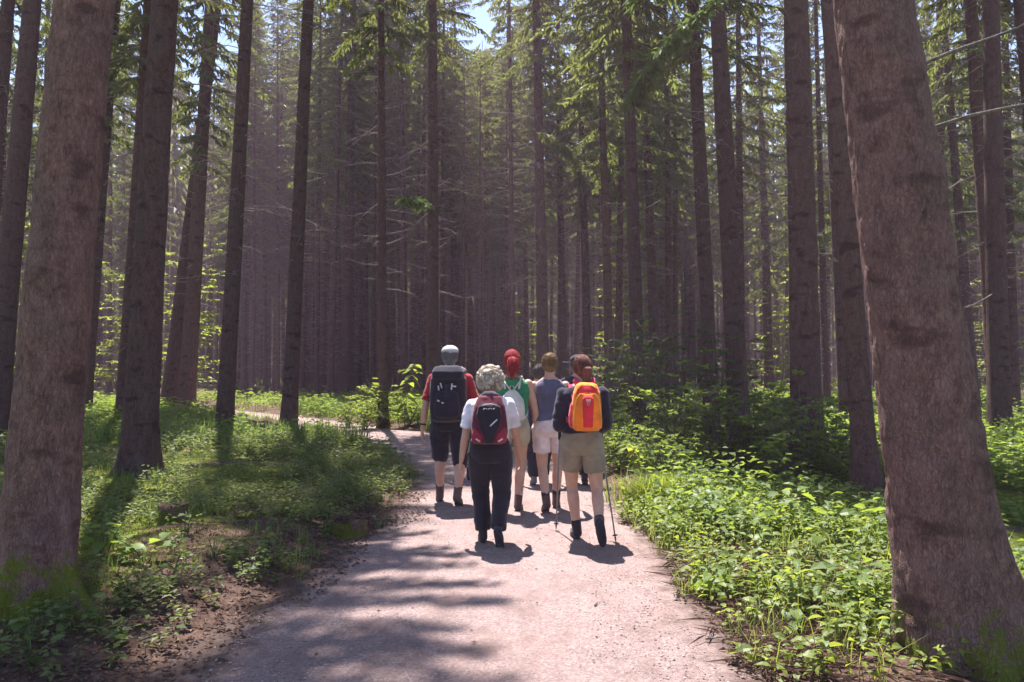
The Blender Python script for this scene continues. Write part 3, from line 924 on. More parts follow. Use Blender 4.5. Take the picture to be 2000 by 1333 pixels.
leaves(mb, P, np.stack([np.cos(a), np.sin(a), g.uniform(-.1, .3, k)], 1), unit(g.normal(size=(k, 3)) * .4 + np.array([0, 0, 1])), g.uniform(.012, .04, k), g.uniform(.003, .011, k), .4, .25)
# straw and thin stalks on the right verge
P, g = scatter(2600, (0.9, 2.6), (3.4, 6.2), lambda P: edge(P, -0.1, 0.2) * np.clip(1.3 - path_dist(P), 0, 1), 12)
k = len(P)
a = g.uniform(0, 6.28, k)
D = np.stack([np.cos(a), np.sin(a), g.uniform(-.05, .25, k)], 1)
P[:, 2] += g.uniform(.008, .06, k)
leaves(mb, P, D, np.array([0, 0, 1.0]), g.uniform(.08, .3, k), .004, .1, .1)
tag(mb.build('leaf_litter', M['litter'], smooth=False), 'dry brown leaves and stalks along both path edges', 'leaf litter', kind='stuff')

# twigs one can pick out
TW = [((1395, 1253), .10, .2, 'short pale stick lying on the path near the right verge'), ((1165, 1185), .07, 1.2, 'small dark twig lying in the middle of the path'),
      ((330, 1245), .35, .9, 'pale fallen twig in the litter at lower left'), ((360, 1150), .45, .7, 'thin bent twig leaning over the litter at left'),
      ((250, 1060), .5, -.2, 'long thin stick on the moss right of the big left tree'), ((1600, 1290), .5, .2, 'dry reddish stalk curving over the lower right verge'),
      ((235, 1240), .3, .1, 'dark twig beside the root of the big left tree')]
for i, ((x, y), L, a, lab) in enumerate(TW):
    X, D = ground_px(x, y)
    z = max(gz(X, D), 0.012)
    g = np.random.default_rng(900 + i)
    t = np.linspace(-.5, .5, 7)
    c = np.stack([t * L * math.cos(a), t * L * math.sin(a), 0.008 + 0.02 * L * np.sin(t * 5 + i) + (0.35 * (t + .5) * L if 'leaning' in lab else 0)], 1)
    c[:, :2] += g.normal(size=(7, 2)) * 0.02 * L
    mb = MB(); tube(mb, c, np.linspace(.007, .003, 7) if L < .3 else np.linspace(.006, .002, 7), 5)
    o = mb.build('twig', M['dead'])
    o.location = (X, D, z)
    tag(o, lab, 'twig')

# plants one can pick out: each leaf its own part
def leaf_mesh(L, w, mat, droop=0.2, seed=0):
    g = np.random.default_rng(seed)
    mb = MB()
    leaves(mb, np.zeros((1, 3)), np.array([1.0, 0, 0]), np.array([0, 0, 1.0]), L, L * w, 0.2, droop, 0, True)
    return mb.mesh('leaf', mat)
LEAF = {}
def plant(x, y, h, nleaf, L, label, cat='plant', name='leafy_plant', mat='herb', w=0.36, spread=0.15, nstem=3, seed=0, pos=None, group=None, droop=0.2, fan=1.0):
    g = np.random.default_rng(seed + 500)
    if pos is None:
        X, D = ground_px(x, y)
    else:
        X, D = pos
    o = empty(name, (X, D, gz(X, D) - .01), label, cat, group)
    key = (mat, w, droop)
    if key not in LEAF:
        LEAF[key] = [leaf_mesh(1.0, w, M[mat], droop + .1 * i, i) for i in range(3)]
    per = max(1, nleaf // nstem)
    for s in range(nstem):
        a = g.uniform(0, 6.28); b = g.uniform(.2, 1) * spread
        hh = h * g.uniform(.65, 1.05)
        t = np.linspace(0, 1, 6)
        C = np.stack([b * math.cos(a) * (.2 * t + .8 * t ** 2), b * math.sin(a) * (.2 * t + .8 * t ** 2), hh * t], 1)
        C[:, :2] += np.array([math.cos(a), math.sin(a)]) * .02 + g.normal(size=(6, 2)) * .01 * h
        mb = MB(); tube(mb, C, np.linspace(.0045, .002, 6) * (1 + h * 1.2), 5)
        mb.build('stem', M['stem'], o)
        for k in range(per):
            q = .35 + .65 * (k + .5) / per
            pz = [float(np.interp(q, t, C[:, i])) for i in range(3)]
            lf = link('leaf', random.choice(LEAF[key]), o)
            az = k * 2.4 + a + g.uniform(-.4, .4)
            sz = L * g.uniform(.7, 1.15)
            lf.location = pz
            lf.scale = (sz, sz * g.uniform(.85, 1.2), sz)
            lf.rotation_euler = (g.uniform(-.35, .35), g.uniform(-.45, .15), az)
    return o

PL = [
 (205, 1120, .30, 9, .13, 'broad-leaved seedling in the sun just right of the big left tree', dict(w=.4, spread=.18)),
 (285, 1130, .30, 10, .14, 'low plant with wide sunlit leaves at left, in front of the litter', dict(w=.42, spread=.25)),
 (330, 1175, .22, 8, .10, 'small bright plant in the litter at lower left', dict(w=.36)),
 (255, 1190, .16, 8, .09, 'little seedling between the mossy root and the litter', dict(w=.38)),
 (150, 1250, .20, 14, .09, 'leafy tuft at the foot of the big left tree', dict(w=.38, spread=.25, nstem=5)),
 (60, 1300, .20, 12, .09, 'dark leafy tuft in the lower left corner', dict(w=.4, spread=.3, nstem=5)),
 (360, 1085, .2, 8, .08, 'pale seedling on the moss behind the litter at left', dict(w=.36)),
 (1845, 1322, .38, 5, .10, 'thin seedling with two pale leaves in front of the massive right trunk', dict(w=.4, spread=.08, nstem=1)),
 (1600, 1010, .35, 9, .17, 'plant with large pointed leaves in half shade left of the massive trunk', dict(w=.27, spread=.22)),
 (1545, 1035, .30, 9, .15, 'large-leaved plant beside the half-shaded one on the right verge', dict(w=.27, spread=.25)),
 (1660, 1150, .28, 10, .12, 'bright nettle-like plant against the massive right trunk', dict(w=.3, spread=.2)),
 (1585, 1165, .26, 12, .11, 'sunlit herb in the middle of the right verge', dict(w=.3, spread=.2)),
 (1500, 1120, .26, 12, .10, 'sunlit herb on the right verge nearest the path bend', dict(w=.3, spread=.2)),
 (1690, 1230, .24, 10, .12, 'yellow-green herb at the foot of the massive right trunk', dict(w=.3, spread=.2)),
 (1560, 1250, .14, 6, .10, 'low yellowish leaves lying on the dry stalks at lower right', dict(w=.34, spread=.15)),
 (1720, 1080, .34, 10, .12, 'dark leafy herb behind the massive trunk edge', dict(w=.3, spread=.2)),
]
PL += [
 (470, 1065, .18, 8, .07, 'small green seedling between the two little stumps', dict(w=.36)),
 (560, 1075, .15, 8, .06, 'tiny seedling left of the rotten stump', dict(w=.36)),
 (420, 1120, .16, 8, .08, 'seedling alone in the brown litter at left', dict(w=.36)),
 (215, 1265, .14, 8, .08, 'low seedling in the litter right of the leafy tuft', dict(w=.38)),
 (740, 1035, .2, 12, .06, 'leafy sprout at the path edge right of the rotten stump', dict(w=.34, spread=.2, nstem=5)),
 (640, 1055, .2, 12, .06, 'leafy sprout against the left of the rotten stump', dict(w=.34, spread=.2, nstem=5)),
 (100, 1180, .18, 10, .09, 'pale leafy sprig on the mossy root of the big left tree', dict(w=.38, spread=.2))]
for i, (x, y, h, n, L, lab, kw) in enumerate(PL):
    plant(x, y, h, n, L, lab, seed=i, **kw)

# grass tussock by the right path edge
X, D = ground_px(1292, 990)
mb = MB(); g = np.random.default_rng(61)
P = np.column_stack([g.normal(size=130) * .22, g.normal(size=130) * .16, np.zeros(130) + .0])
grass_field(mb, P, g, (0.18, 0.42), 11, 0.0045, 0.03, 0.9)
o = mb.build('grass_tussock', M['herb2'], smooth=False)
o.location = (X, D, gz(X, D) - .01)
tag(o, 'bright green grass tussock at the right path edge beside the walking pole', 'grass')

# shoot with paired leaves beside the orange backpack
def pinnate(x, y, h, label, seed, lean, n=9, L=.14, mat='beech', name='leafy_shoot'):
    g = np.random.default_rng(seed)
    X, D = ground_px(x, y)
    o = empty(name, (X, D, gz(X, D) - .01), label, 'plant')
    key = (mat, .27, .25)
    if key not in LEAF: LEAF[key] = [leaf_mesh(1.0, .27, M[mat], .25 + .1 * i, i) for i in range(3)]
    t = np.linspace(0, 1, 9)
    C = np.stack([lean[0] * t ** 1.6, lean[1] * t ** 1.6, h * (t - .25 * t ** 3)], 1)
    mb = MB(); tube(mb, C, np.linspace(.008, .003, 9), 5); mb.build('stem', M['stem'], o)
    for k in range(n):
        q = .25 + .75 * k / (n - 1)
        pz = [float(np.interp(q, t, C[:, i])) for i in range(3)]
        for s in (-1, 1):
            lf = link('leaf', random.choice(LEAF[key]), o)
            sz = L * g.uniform(.8, 1.15) * (1.1 - .4 * abs(q - .55))
            lf.location = pz; lf.scale = (sz, sz, sz)
            lf.rotation_euler = (g.uniform(-.25, .25), g.uniform(-.2, .3), (k % 2) * 1.0 + (0 if s > 0 else math.pi) + g.uniform(-.4, .4))
    return o
pinnate(1268, 968, .72, 'yellow-green arching shoot with paired leaves right of the orange backpack', 1, (-.28, -.1), 11, .17, 'herb2')
pinnate(1225, 905, .95, 'upright leafy shoot behind the arching one', 2, (-.1, .1), 9, .16)
pinnate(1240, 880, 1.5, 'tall sunlit spray of leaves level with the orange backpack', 3, (-.15, .2), 10, .2, 'herb2')
pinnate(790, 838, 2.2, 'tall bright shoot left of the capped hiker', 4, (.25, .1), 12, .28, 'herb2')

M['shade'] = leaf_mat('shade toned young leaves', ((0.03, 0.06, 0.018), (0.06, 0.10, 0.025), (0.10, 0.145, 0.035)), 0.4, 0.5, 2.0, (0.16, 0.22, 0.04))  # thicket shade put into a darker leaf colour
# broad-leaved bushes and young trees
def bush_mesh(seed, h, rad, nst, nl, L, layered=0.0):
    g = np.random.default_rng(seed)
    lb, sb = MB(), MB()
    for s in range(nst):
        a = g.uniform(0, 6.28); rr = rad * math.sqrt(g.random())
        hh = h * g.uniform(.55, 1.0)
        t = np.linspace(0, 1, 7)
        C = np.stack([rr * math.cos(a) * t ** 1.4, rr * math.sin(a) * t ** 1.4, hh * t], 1) + np.concatenate([[[0, 0, 0]], g.normal(size=(6, 3)) * .03 * h])
        tube(sb, C, np.linspace(.013, .004, 7) * (h / 1.8) ** .5, 5)
        for b in range(max(2, int(nl / 14))):
            q = g.uniform(.2, 1)
            p = np.array([np.interp(q, t, C[:, i]) for i in range(3)])
            az = g.uniform(0, 6.28); bl = rad * g.uniform(.35, .8) * (1.15 - .5 * q)
            d = np.array([math.cos(az), math.sin(az), g.uniform(-.1, .45) * (1 - layered)])
            e = p + d * bl + np.array([0, 0, -.1 * bl])
            tube(sb, [p, (p + e) / 2 + np.array([0, 0, .04 * bl]), e], [.004, .003, .0015], 3, cap=False)
            n = 14
            w = g.uniform(.15, 1, n)[:, None]
            P = p + (e - p) * w
            sd_ = np.where(np.arange(n) % 2 == 0, 1.0, -1.0)[:, None] * np.array([-math.sin(az), math.cos(az), 0])
            D = unit(d * .6 + sd_ * .9 + g.normal(size=(n, 3)) * .25)
            Nn = unit(np.array([0, 0, 1.0]) + g.normal(size=(n, 3)) * .3)
            Ls = L * g.uniform(.65, 1.2, n)
            leaves(lb, P, D, Nn, Ls, Ls * .3, .2, .2, 0, False)
    return lb, sb
BUSH = {}
def bush(x, y, key, label, s=1.0, rz=0.0, cat='shrub', name='shrub', group=None, mat='beech', D=None):
    X, Dd = ground_px(x, y)
    if D is not None:
        Dd = D; X = (x - 1000) / FPX * D
    kk = (key, mat)
    if kk not in BUSH:
        spec = {'a': (1, 1.7, .75, 13, 70, .10), 'b': (2, 2.6, .9, 9, 85, .12, .7), 'c': (3, .95, .6, 14, 60, .085), 'd': (4, 6.5, 2.2, 8, 260, .17, .6)}[key]
        lb, sb = bush_mesh(*spec)
        BUSH[kk] = (lb.mesh('crown', M[mat], False), sb.mesh('stem', M['bark_grey']))
    o = empty(name, (X, Dd, gz(X, Dd) - .02), label, cat, group, rz)
    o.scale = (s, s, s)
    link('crown', BUSH[kk][0], o)
    link('trunk' if 'tree' in name else 'stem', BUSH[kk][1], o)
    return o

bush(750, 838, 'a', 'bright sunlit bush beside the far path, left of the capped hiker', .95, 0, mat='herb2')  # lighter leaf colour on these bushes makes up for missing sun
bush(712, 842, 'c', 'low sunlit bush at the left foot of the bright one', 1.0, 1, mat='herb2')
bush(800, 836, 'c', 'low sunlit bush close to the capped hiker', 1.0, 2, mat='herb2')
bush(680, 835, 'c', 'small lit bush at the bend of the far path', .8, 4)
RS = [(1205, 880, 'b', 'young leafy tree right behind the orange backpack', .78, .3), (1255, 905, 'b', 'dark young leafy tree in front of the bright green sprig', .8, 1.7),
      (1330, 925, 'a', 'dark shrub at the front of the thicket right of the path', .95, .5), (1310, 880, 'b', 'tall dark young tree in the middle of the thicket', 1.0, 2.5),
      (1400, 935, 'a', 'twiggy shrub with small pale leaves below the pair of dark spruces', .9, 3.3), (1460, 930, 'c', 'olive shrub below the right one of the dark pair', 1.3, .9),
      (1515, 940, 'a', 'leafy shrub left of the broad dark trunk', .9, 4.1), (1560, 960, 'c', 'shrub in front of the broad dark trunk', 1.2, 5.2),
      (1390, 890, 'b', 'young tree between the two dark spruces', .85, 4.6), (1290, 960, 'c', 'low dark shrub behind the grass tussock', .8, 2.2),
      (1640, 940, 'c', 'dark shrub right of the broad trunk', 1.1, 3.0), (1450, 860, 'b', 'young tree at the back of the thicket', .9, 5.7), (1210, 930, 'c', 'low shrub right of the walking pole', .75, 1.1),
      (1500, 870, 'a', 'sunlit shrub glimpsed between the dark pair and the broad trunk', 1.0, 1.9), (1250, 842, 'b', 'feathery young tree behind the dark spruce right of the hikers', .9, 3.9)]
for (x, y, k, lab, s, rz) in RS:
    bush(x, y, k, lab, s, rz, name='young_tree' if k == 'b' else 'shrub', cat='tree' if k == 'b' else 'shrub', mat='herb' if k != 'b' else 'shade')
for i, (x, D, lab) in enumerate([(352, 29, 'bright green broadleaf tree glowing between the left trunks'), (235, 34, 'sunlit broadleaf tree behind the big left edge tree'), (30, 30, 'leafy tree at the left picture edge'),
                                 (1030, 46, 'pale green broadleaf tree deep behind the hikers'), (1215, 34, 'sunlit broadleaf tree deep behind the right hikers'), (1520, 38, 'bright broadleaf tree behind the broad dark trunk'),
                                 (1960, 33, 'leafy tree at the far right edge')]):
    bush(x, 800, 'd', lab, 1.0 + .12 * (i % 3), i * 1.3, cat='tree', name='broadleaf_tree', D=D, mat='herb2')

# single spruce branches the photo shows on their own
def spruce_sprig(px, D, L, label, az, mat, tree, fine=2.2, name='branch'):
    w = at_depth(px[0], px[1], D)
    t = TREES[tree]
    g = np.random.default_rng(int(px[0]))
    mb = MB()
    bpy.context.view_layer.update()
    inv = t.matrix_world.inverted()
    tip = inv @ w
    root = Vector((0, 0, tip.z + 0.25))
    d = tip - root
    Lb = math.hypot(d.x, d.y)
    spruce_branches(mb, g, np.array(root), math.atan2(d.y, d.x), Lb * 1.03, 0.1, 0.3, fine, True, 1, 0, .02, .05)
    # dense side sprays near the tip
    for k in range(6):
        q = 1 - .5 * L / max(Lb, .1) * g.random()
        b = np.array(root + d * q)
        spruce_branches(mb, g, b, math.atan2(d.y, d.x) + g.uniform(-1.2, 1.2), L * g.uniform(.25, .5), 0, .45, 3.0, True, 1, 0, .005, .035)
    o = mb.build(name, [M[mat], M['dead']], t, smooth=False)
    o['label'] = label
spruce_sprig((1280, -45), 9.5, .8, 'bright fresh green spruce spray hanging into the top of the photo', 0, 'needle_new', 'dark spruce with a bright green sprig across it, right of the hikers')
spruce_sprig((790, 385), 19.0, 1.2, 'sunlit spruce spray left of the trunk behind the capped hiker', 0, 'needle_new', 'straight spruce rising right behind the hiker in the cap')
spruce_sprig((1130, 180), 19, 2.0, 'dark hanging spruce branch', 0, 'needle', 'thin spruce with a dark hanging green branch on it')

# bare branches that stand out from single trunks
def bare(tree_obj, z, az, L, r=0.014, up=0.0, tw=3, seed=0, label=None):
    g = np.random.default_rng(seed)
    mb = MB()
    t = np.linspace(0, 1, 9)
    out = np.array([math.cos(az), math.sin(az), 0])
    C = np.array([0, 0, z]) + out * (L * t)[:, None]
    C[:, 2] += L * (up * t ** 1.7) + .03 * L * np.sin(t * 7)
    tube(mb, C, r * (1 - .75 * t), 6)
    for _ in range(tw):
        q = g.uniform(.35, .95); p = np.array([np.interp(q, t, C[:, i]) for i in range(3)])
        d = unit(out + g.normal(size=3) * .6)
        tube(mb, [p, p + d * .2 * L, p + d * .35 * L], [r * .4, r * .25, r * .1], 4)
    o = mb.build('branch', M['dead'], tree_obj)
    if label: o['label'] = label
bare(TREE_R, 2.95, 0.15, 1.6, .013, .5, 3, 1, 'bare pale branch curving up out of the trunk')
bare(TREE_R, 2.62, -0.05, 1.5, .012, .28, 2, 2, 'long bare branch reaching out of the frame')
bare(TREE_R, 1.72, 0.1, .42, .010, .15, 0, 3, 'broken branch stub with a pale end')
bare(TREE_R, 2.32, 0.3, .40, .010, .2, 0, 4, 'broken branch stub with a pale end')
for i, lab in enumerate(['dark straight spruce right of the low cut stump', 'straight spruce rising right behind the hiker in the cap', 'spruce with flared foot standing left of the low cut stump', 'dark spruce above the person in the grey sleeveless top',
                         'slim pale-edged spruce above the red-haired hiker', 'olive-brown slim spruce rising out of the bright bush']):
    for k in range(5):
        g = random.Random(i * 31 + k)
        bare(TREES[lab], g.uniform(3.0, 9.5), g.choice([0, math.pi]) + g.uniform(-.8, .8), g.uniform(.8, 2.0), .012, g.uniform(-.25, .35), 4, i * 13 + k)

# stumps, roots and a stone
def stump(x, y, r, h, label, seed, squash=1.0, moss=True):
    g = np.random.default_rng(seed)
    X, D = ground_px(x, y)
    na, nz = 36, 14
    a = np.linspace(0, 2 * np.pi, na, endpoint=False)
    z = np.linspace(-.1, 1, nz)
    zz, aa = np.meshgrid(z, a, indexing='ij')
    lob = np.maximum(0, np.cos(4 * aa + seed)) ** 1.5
    rr = r * (1 + .45 * np.exp(-np.clip(zz, 0, 1) * 4) * (.4 + lob)) * (1 + .05 * g.normal(size=zz.shape))
    top = h * (1 + .08 * np.sin(aa * 2 + seed) + .05 * np.sin(aa * 5))
    V = np.stack([rr * np.cos(aa), rr * np.sin(aa) * squash, zz * top], -1).reshape(-1, 3)
    F = [[i * na + j, i * na + (j + 1) % na, (i + 1) * na + (j + 1) % na, (i + 1) * na + j] for i in range(nz - 1) for j in range(na)]
    o = empty('tree_stump', (X, D, gz(X, D) - .02), label, 'stump')
    mb = MB(); mb.add(V, F); mb.build('side_bark', M['bark_moss' if moss else 'bark'], o)
    rim = V[(nz - 1) * na:]
    mb = MB()
    rings = [rim * np.array([k, k, 1]) + np.array([0, 0, -.06 * h * (1 - k) + .004]) + g.normal(size=rim.shape) * .006 for k in (1.0, .75, .5, .25)]
    Vt = np.concatenate(rings + [np.array([[0, 0, h * .95]])])
    Ft = [[i * na + j, i * na + (j + 1) % na, (i + 1) * na + (j + 1) % na, (i + 1) * na + j] for i in range(3) for j in range(na)] + [[3 * na + j, 3 * na + (j + 1) % na, 4 * na] for j in range(na)]
    mb.add(Vt, Ft); mb.build('cut_top', M['rot'], o)
    return o
M['rot'] = bark_mat('rotten wood', (0.04, 0.022, 0.018), (0.1, 0.055, 0.04), (0.18, 0.11, 0.08), scale=1.5)
stump(682, 1046, .16, .19, 'rotten reddish stump with moss on its left side by the path edge', 3)
stump(512, 856, .32, .38, 'dark flat-topped stump between two spruces on the left bank', 5)
stump(338, 1045, .12, .17, 'small dark mossy stump left of the rotten one', 8)
# ------------------------------------------------------------------ people
def capsule(mb, p0, r0, p1, r1, n=14, flat0=False, flat1=False, mi=0, sx=1.0):
    """closed tapered tube with rounded (or flat) ends"""
    p0, p1 = np.asarray(p0, float), np.asarray(p1, float)
    d = unit(p1 - p0)
    rings, rad = [], []
    if not flat0:
        for a in (-80, -50, -25): rings.append(p0 + d * r0 * math.sin(R(a))); rad.append(r0 * math.cos(R(a)))
    rings.append(p0); rad.append(r0)
    rings.append(p1); rad.append(r1)
    if not flat1:
        for a in (25, 50, 80): rings.append(p1 + d * r1 * math.sin(R(a))); rad.append(r1 * math.cos(R(a)))
    ref = np.array([0, 1.0, 0]) if abs(d[1]) < .8 else np.array([0, 0, 1.0])
    S = unit(np.cross(d, ref)); U = np.cross(S, d)
    a = np.arange(n) * 2 * np.pi / n
    V = np.array([c + r * (np.cos(t) * S * sx + np.sin(t) * U) for c, r in zip(rings, rad) for t in a])
    k = len(rings)
    F = [[i * n + j, i * n + (j + 1) % n, (i + 1) * n + (j + 1) % n, (i + 1) * n + j] for i in range(k - 1) for j in range(n)]
    F += [list(range(n))[::-1], [(k - 1) * n + j for j in range(n)]]
    mb.add(V, F, mi)

def chain(mb, pts, rads, **kw):
    for a, b, ra, rb in zip(pts[:-1], pts[1:], rads[:-1], rads[1:]):
        capsule(mb, a, ra, b, rb, **kw)

def loft(mb, rings, n=28, ex=2.4, mi=0):
    """rings: (z, cx, cy, rx, ry)"""
    a = np.arange(n) * 2 * np.pi / n
    c, s = np.cos(a), np.sin(a)
    cx, sx = np.sign(c) * np.abs(c) ** (2 / ex), np.sign(s) * np.abs(s) ** (2 / ex)
    V = np.concatenate([np.stack([x0 + rx * cx, y0 + ry * sx, np.full(n, z)], 1) for z, x0, y0, rx, ry in rings])
    k = len(rings)
    F = [[i * n + j, i * n + (j + 1) % n, (i + 1) * n + (j + 1) % n, (i + 1) * n + j] for i in range(k - 1) for j in range(n)]
    F += [list(range(n))[::-1], [(k - 1) * n + j for j in range(n)]]
    mb.add(V, F, mi)

def ellipsoid(mb, c, r, n=16, mi=0):
    th = np.linspace(0.12, np.pi - .12, 11)
    rings = [(c[2] - r[2] * math.cos(t), c[0], c[1], r[0] * math.sin(t), r[1] * math.sin(t)) for t in th]
    loft(mb, rings, n, 2.0, mi)

def fuse(mb, name, mat, parent, voxel=0.008, smooth=4, wrinkle=0.0, wscale=14, seed=0):
    """union of overlapping closed shapes -> one continuous skin"""
    me = mb.mesh(name + '_raw', mat)
    ob = bpy.data.objects.new(name + '_raw', me)
    COL.objects.link(ob)
    md = ob.modifiers.new('r', 'REMESH'); md.mode = 'VOXEL'; md.voxel_size = voxel; md.use_smooth_shade = True
    if smooth:
        sm = ob.modifiers.new('s', 'SMOOTH'); sm.factor = 0.5; sm.iterations = smooth
    dg = bpy.context.evaluated_depsgraph_get()
    out = bpy.data.meshes.new_from_object(ob.evaluated_get(dg))
    out.name = name
    bpy.data.objects.remove(ob); bpy.data.meshes.remove(me)
    out.materials.clear(); out.materials.append(mat)
    if wrinkle:
        n = len(out.vertices)
        co = np.empty(n * 3, np.float32); out.vertices.foreach_get('co', co); co = co.reshape(-1, 3)
        no = np.empty(n * 3, np.float32); out.vertices.foreach_get('normal', no); no = no.reshape(-1, 3)
        w = fnoise(co * np.array([1, 1, .7]), wscale, seed, 2)
        w2 = np.abs(vnoise(co * np.array([.6, .6, 1.6]), wscale * 1.4, seed + 3))
        out.vertices.foreach_set('co', (co + no * (wrinkle * (w + .8 * w2))[:, None]).astype(np.float32).ravel())
    out.polygons.foreach_set('use_smooth', np.ones(len(out.polygons), bool))
    out.update()
    return link(name, out, parent)

def ik(a, c, l1, l2, pole):
    a, c = np.asarray(a, float), np.asarray(c, float)
    d = c - a; L = np.linalg.norm(d)
    L = min(L, (l1 + l2) * .999); d = unit(d)
    x = (l1 * l1 - l2 * l2 + L * L) / (2 * L)
    h = math.sqrt(max(0, l1 * l1 - x * x))
    p = np.asarray(pole, float); p = unit(p - d * (p @ d))
    return a + d * x + p * h, a + d * L

def skin_mat(name, c):
    m, nt, N, Lk = new_mat(name)
    n1 = noise_node(nt, coords(nt), 18, 4, .6)
    col = ramp(nt, n1, [(0.35, tuple(x * .85 for x in c)), (.65, c)])
    finish(m, nt, col, .5, noise_node(nt, coords(nt), 140, 3), .15, .004, .35)
    p = [n for n in nt.nodes if n.type == 'BSDF_PRINCIPLED'][0]
    p.inputs['Subsurface Weight'].default_value = .08
    p.inputs['Subsurface Radius'].default_value = (.02, .008, .005)
    return m

SKIN = skin_mat('skin', (.50, .28, .20))
C = {k: cloth(*v) for k, v in {
 'red_shirt': ('red shirt', (.30, .02, .03)), 'navy': ('dark navy cloth', (.012, .012, .025)), 'black': ('black trousers', (.016, .014, .022)),
 'white': ('white cotton', (.72, .70, .74)), 'green': ('green cotton', (.02, .20, .085)), 'beige': ('beige cotton', (.34, .28, .20)),
 'grey': ('grey blue cotton', (.085, .085, .14)), 'pale': ('pale pink cotton', (.62, .50, .50)), 'longsleeve': ('dark long sleeve cloth', (.018, .016, .032)),
 'khaki': ('khaki cotton', (.24, .195, .14)), 'maroon': ('maroon nylon', (.10, .012, .028)), 'crimson': ('crimson nylon', (.26, .02, .04)),
 'orange': ('orange nylon', (.85, .20, .02)), 'red_bag': ('red nylon', (.62, .03, .04)), 'bag_black': ('black nylon', (.014, .013, .022)),
 'silver': ('pale reflective webbing', (.55, .55, .6)), 'offwhite': ('off white canvas', (.50, .46, .42)), 'cap': ('pale grey cap cloth', (.42, .40, .40)),
 'sock': ('white sock', (.6, .58, .58)), 'darksock': ('dark sock', (.02, .018, .026)), 'boot': ('brown boot leather', (.10, .06, .05)), 'shoe': ('dark shoe', (.022, .02, .028)),
 'sole': ('rubber sole', (.02, .02, .028)), 'greyshoe': ('grey shoe', (.14, .13, .13)), 'yellow': ('yellow orange trim', (.9, .38, .03)), 'redscarf': ('red cloth', (.55, .02, .08))}.items()}
HAIR = {'curly': hair_mat('grey blond curls', ((.25, .20, .16), (.50, .43, .35), (.70, .62, .54))), 'red': hair_mat('dyed red hair', ((.16, .01, .015), (.38, .03, .035), (.5, .12, .1))),
        'blond': hair_mat('dark blond hair', ((.09, .05, .025), (.22, .13, .06), (.42, .29, .16))), 'auburn': hair_mat('auburn hair', ((.07, .025, .02), (.17, .065, .045), (.3, .15, .11))),
        'dark': hair_mat('dark grey hair', ((.04, .03, .03), (.1, .08, .075), (.22, .19, .18))), 'white': hair_mat('grey hair', ((.09, .08, .08), (.2, .18, .18), (.38, .36, .36)))}
M['pole'] = finish(*(lambda t: (t[0], t[1]))(new_mat('pole metal')), (.12, .12, .14), .35, spec=.6)
M['eye'] = finish(*(lambda t: (t[0], t[1]))(new_mat('eye')), (.6, .58, .55), .2)

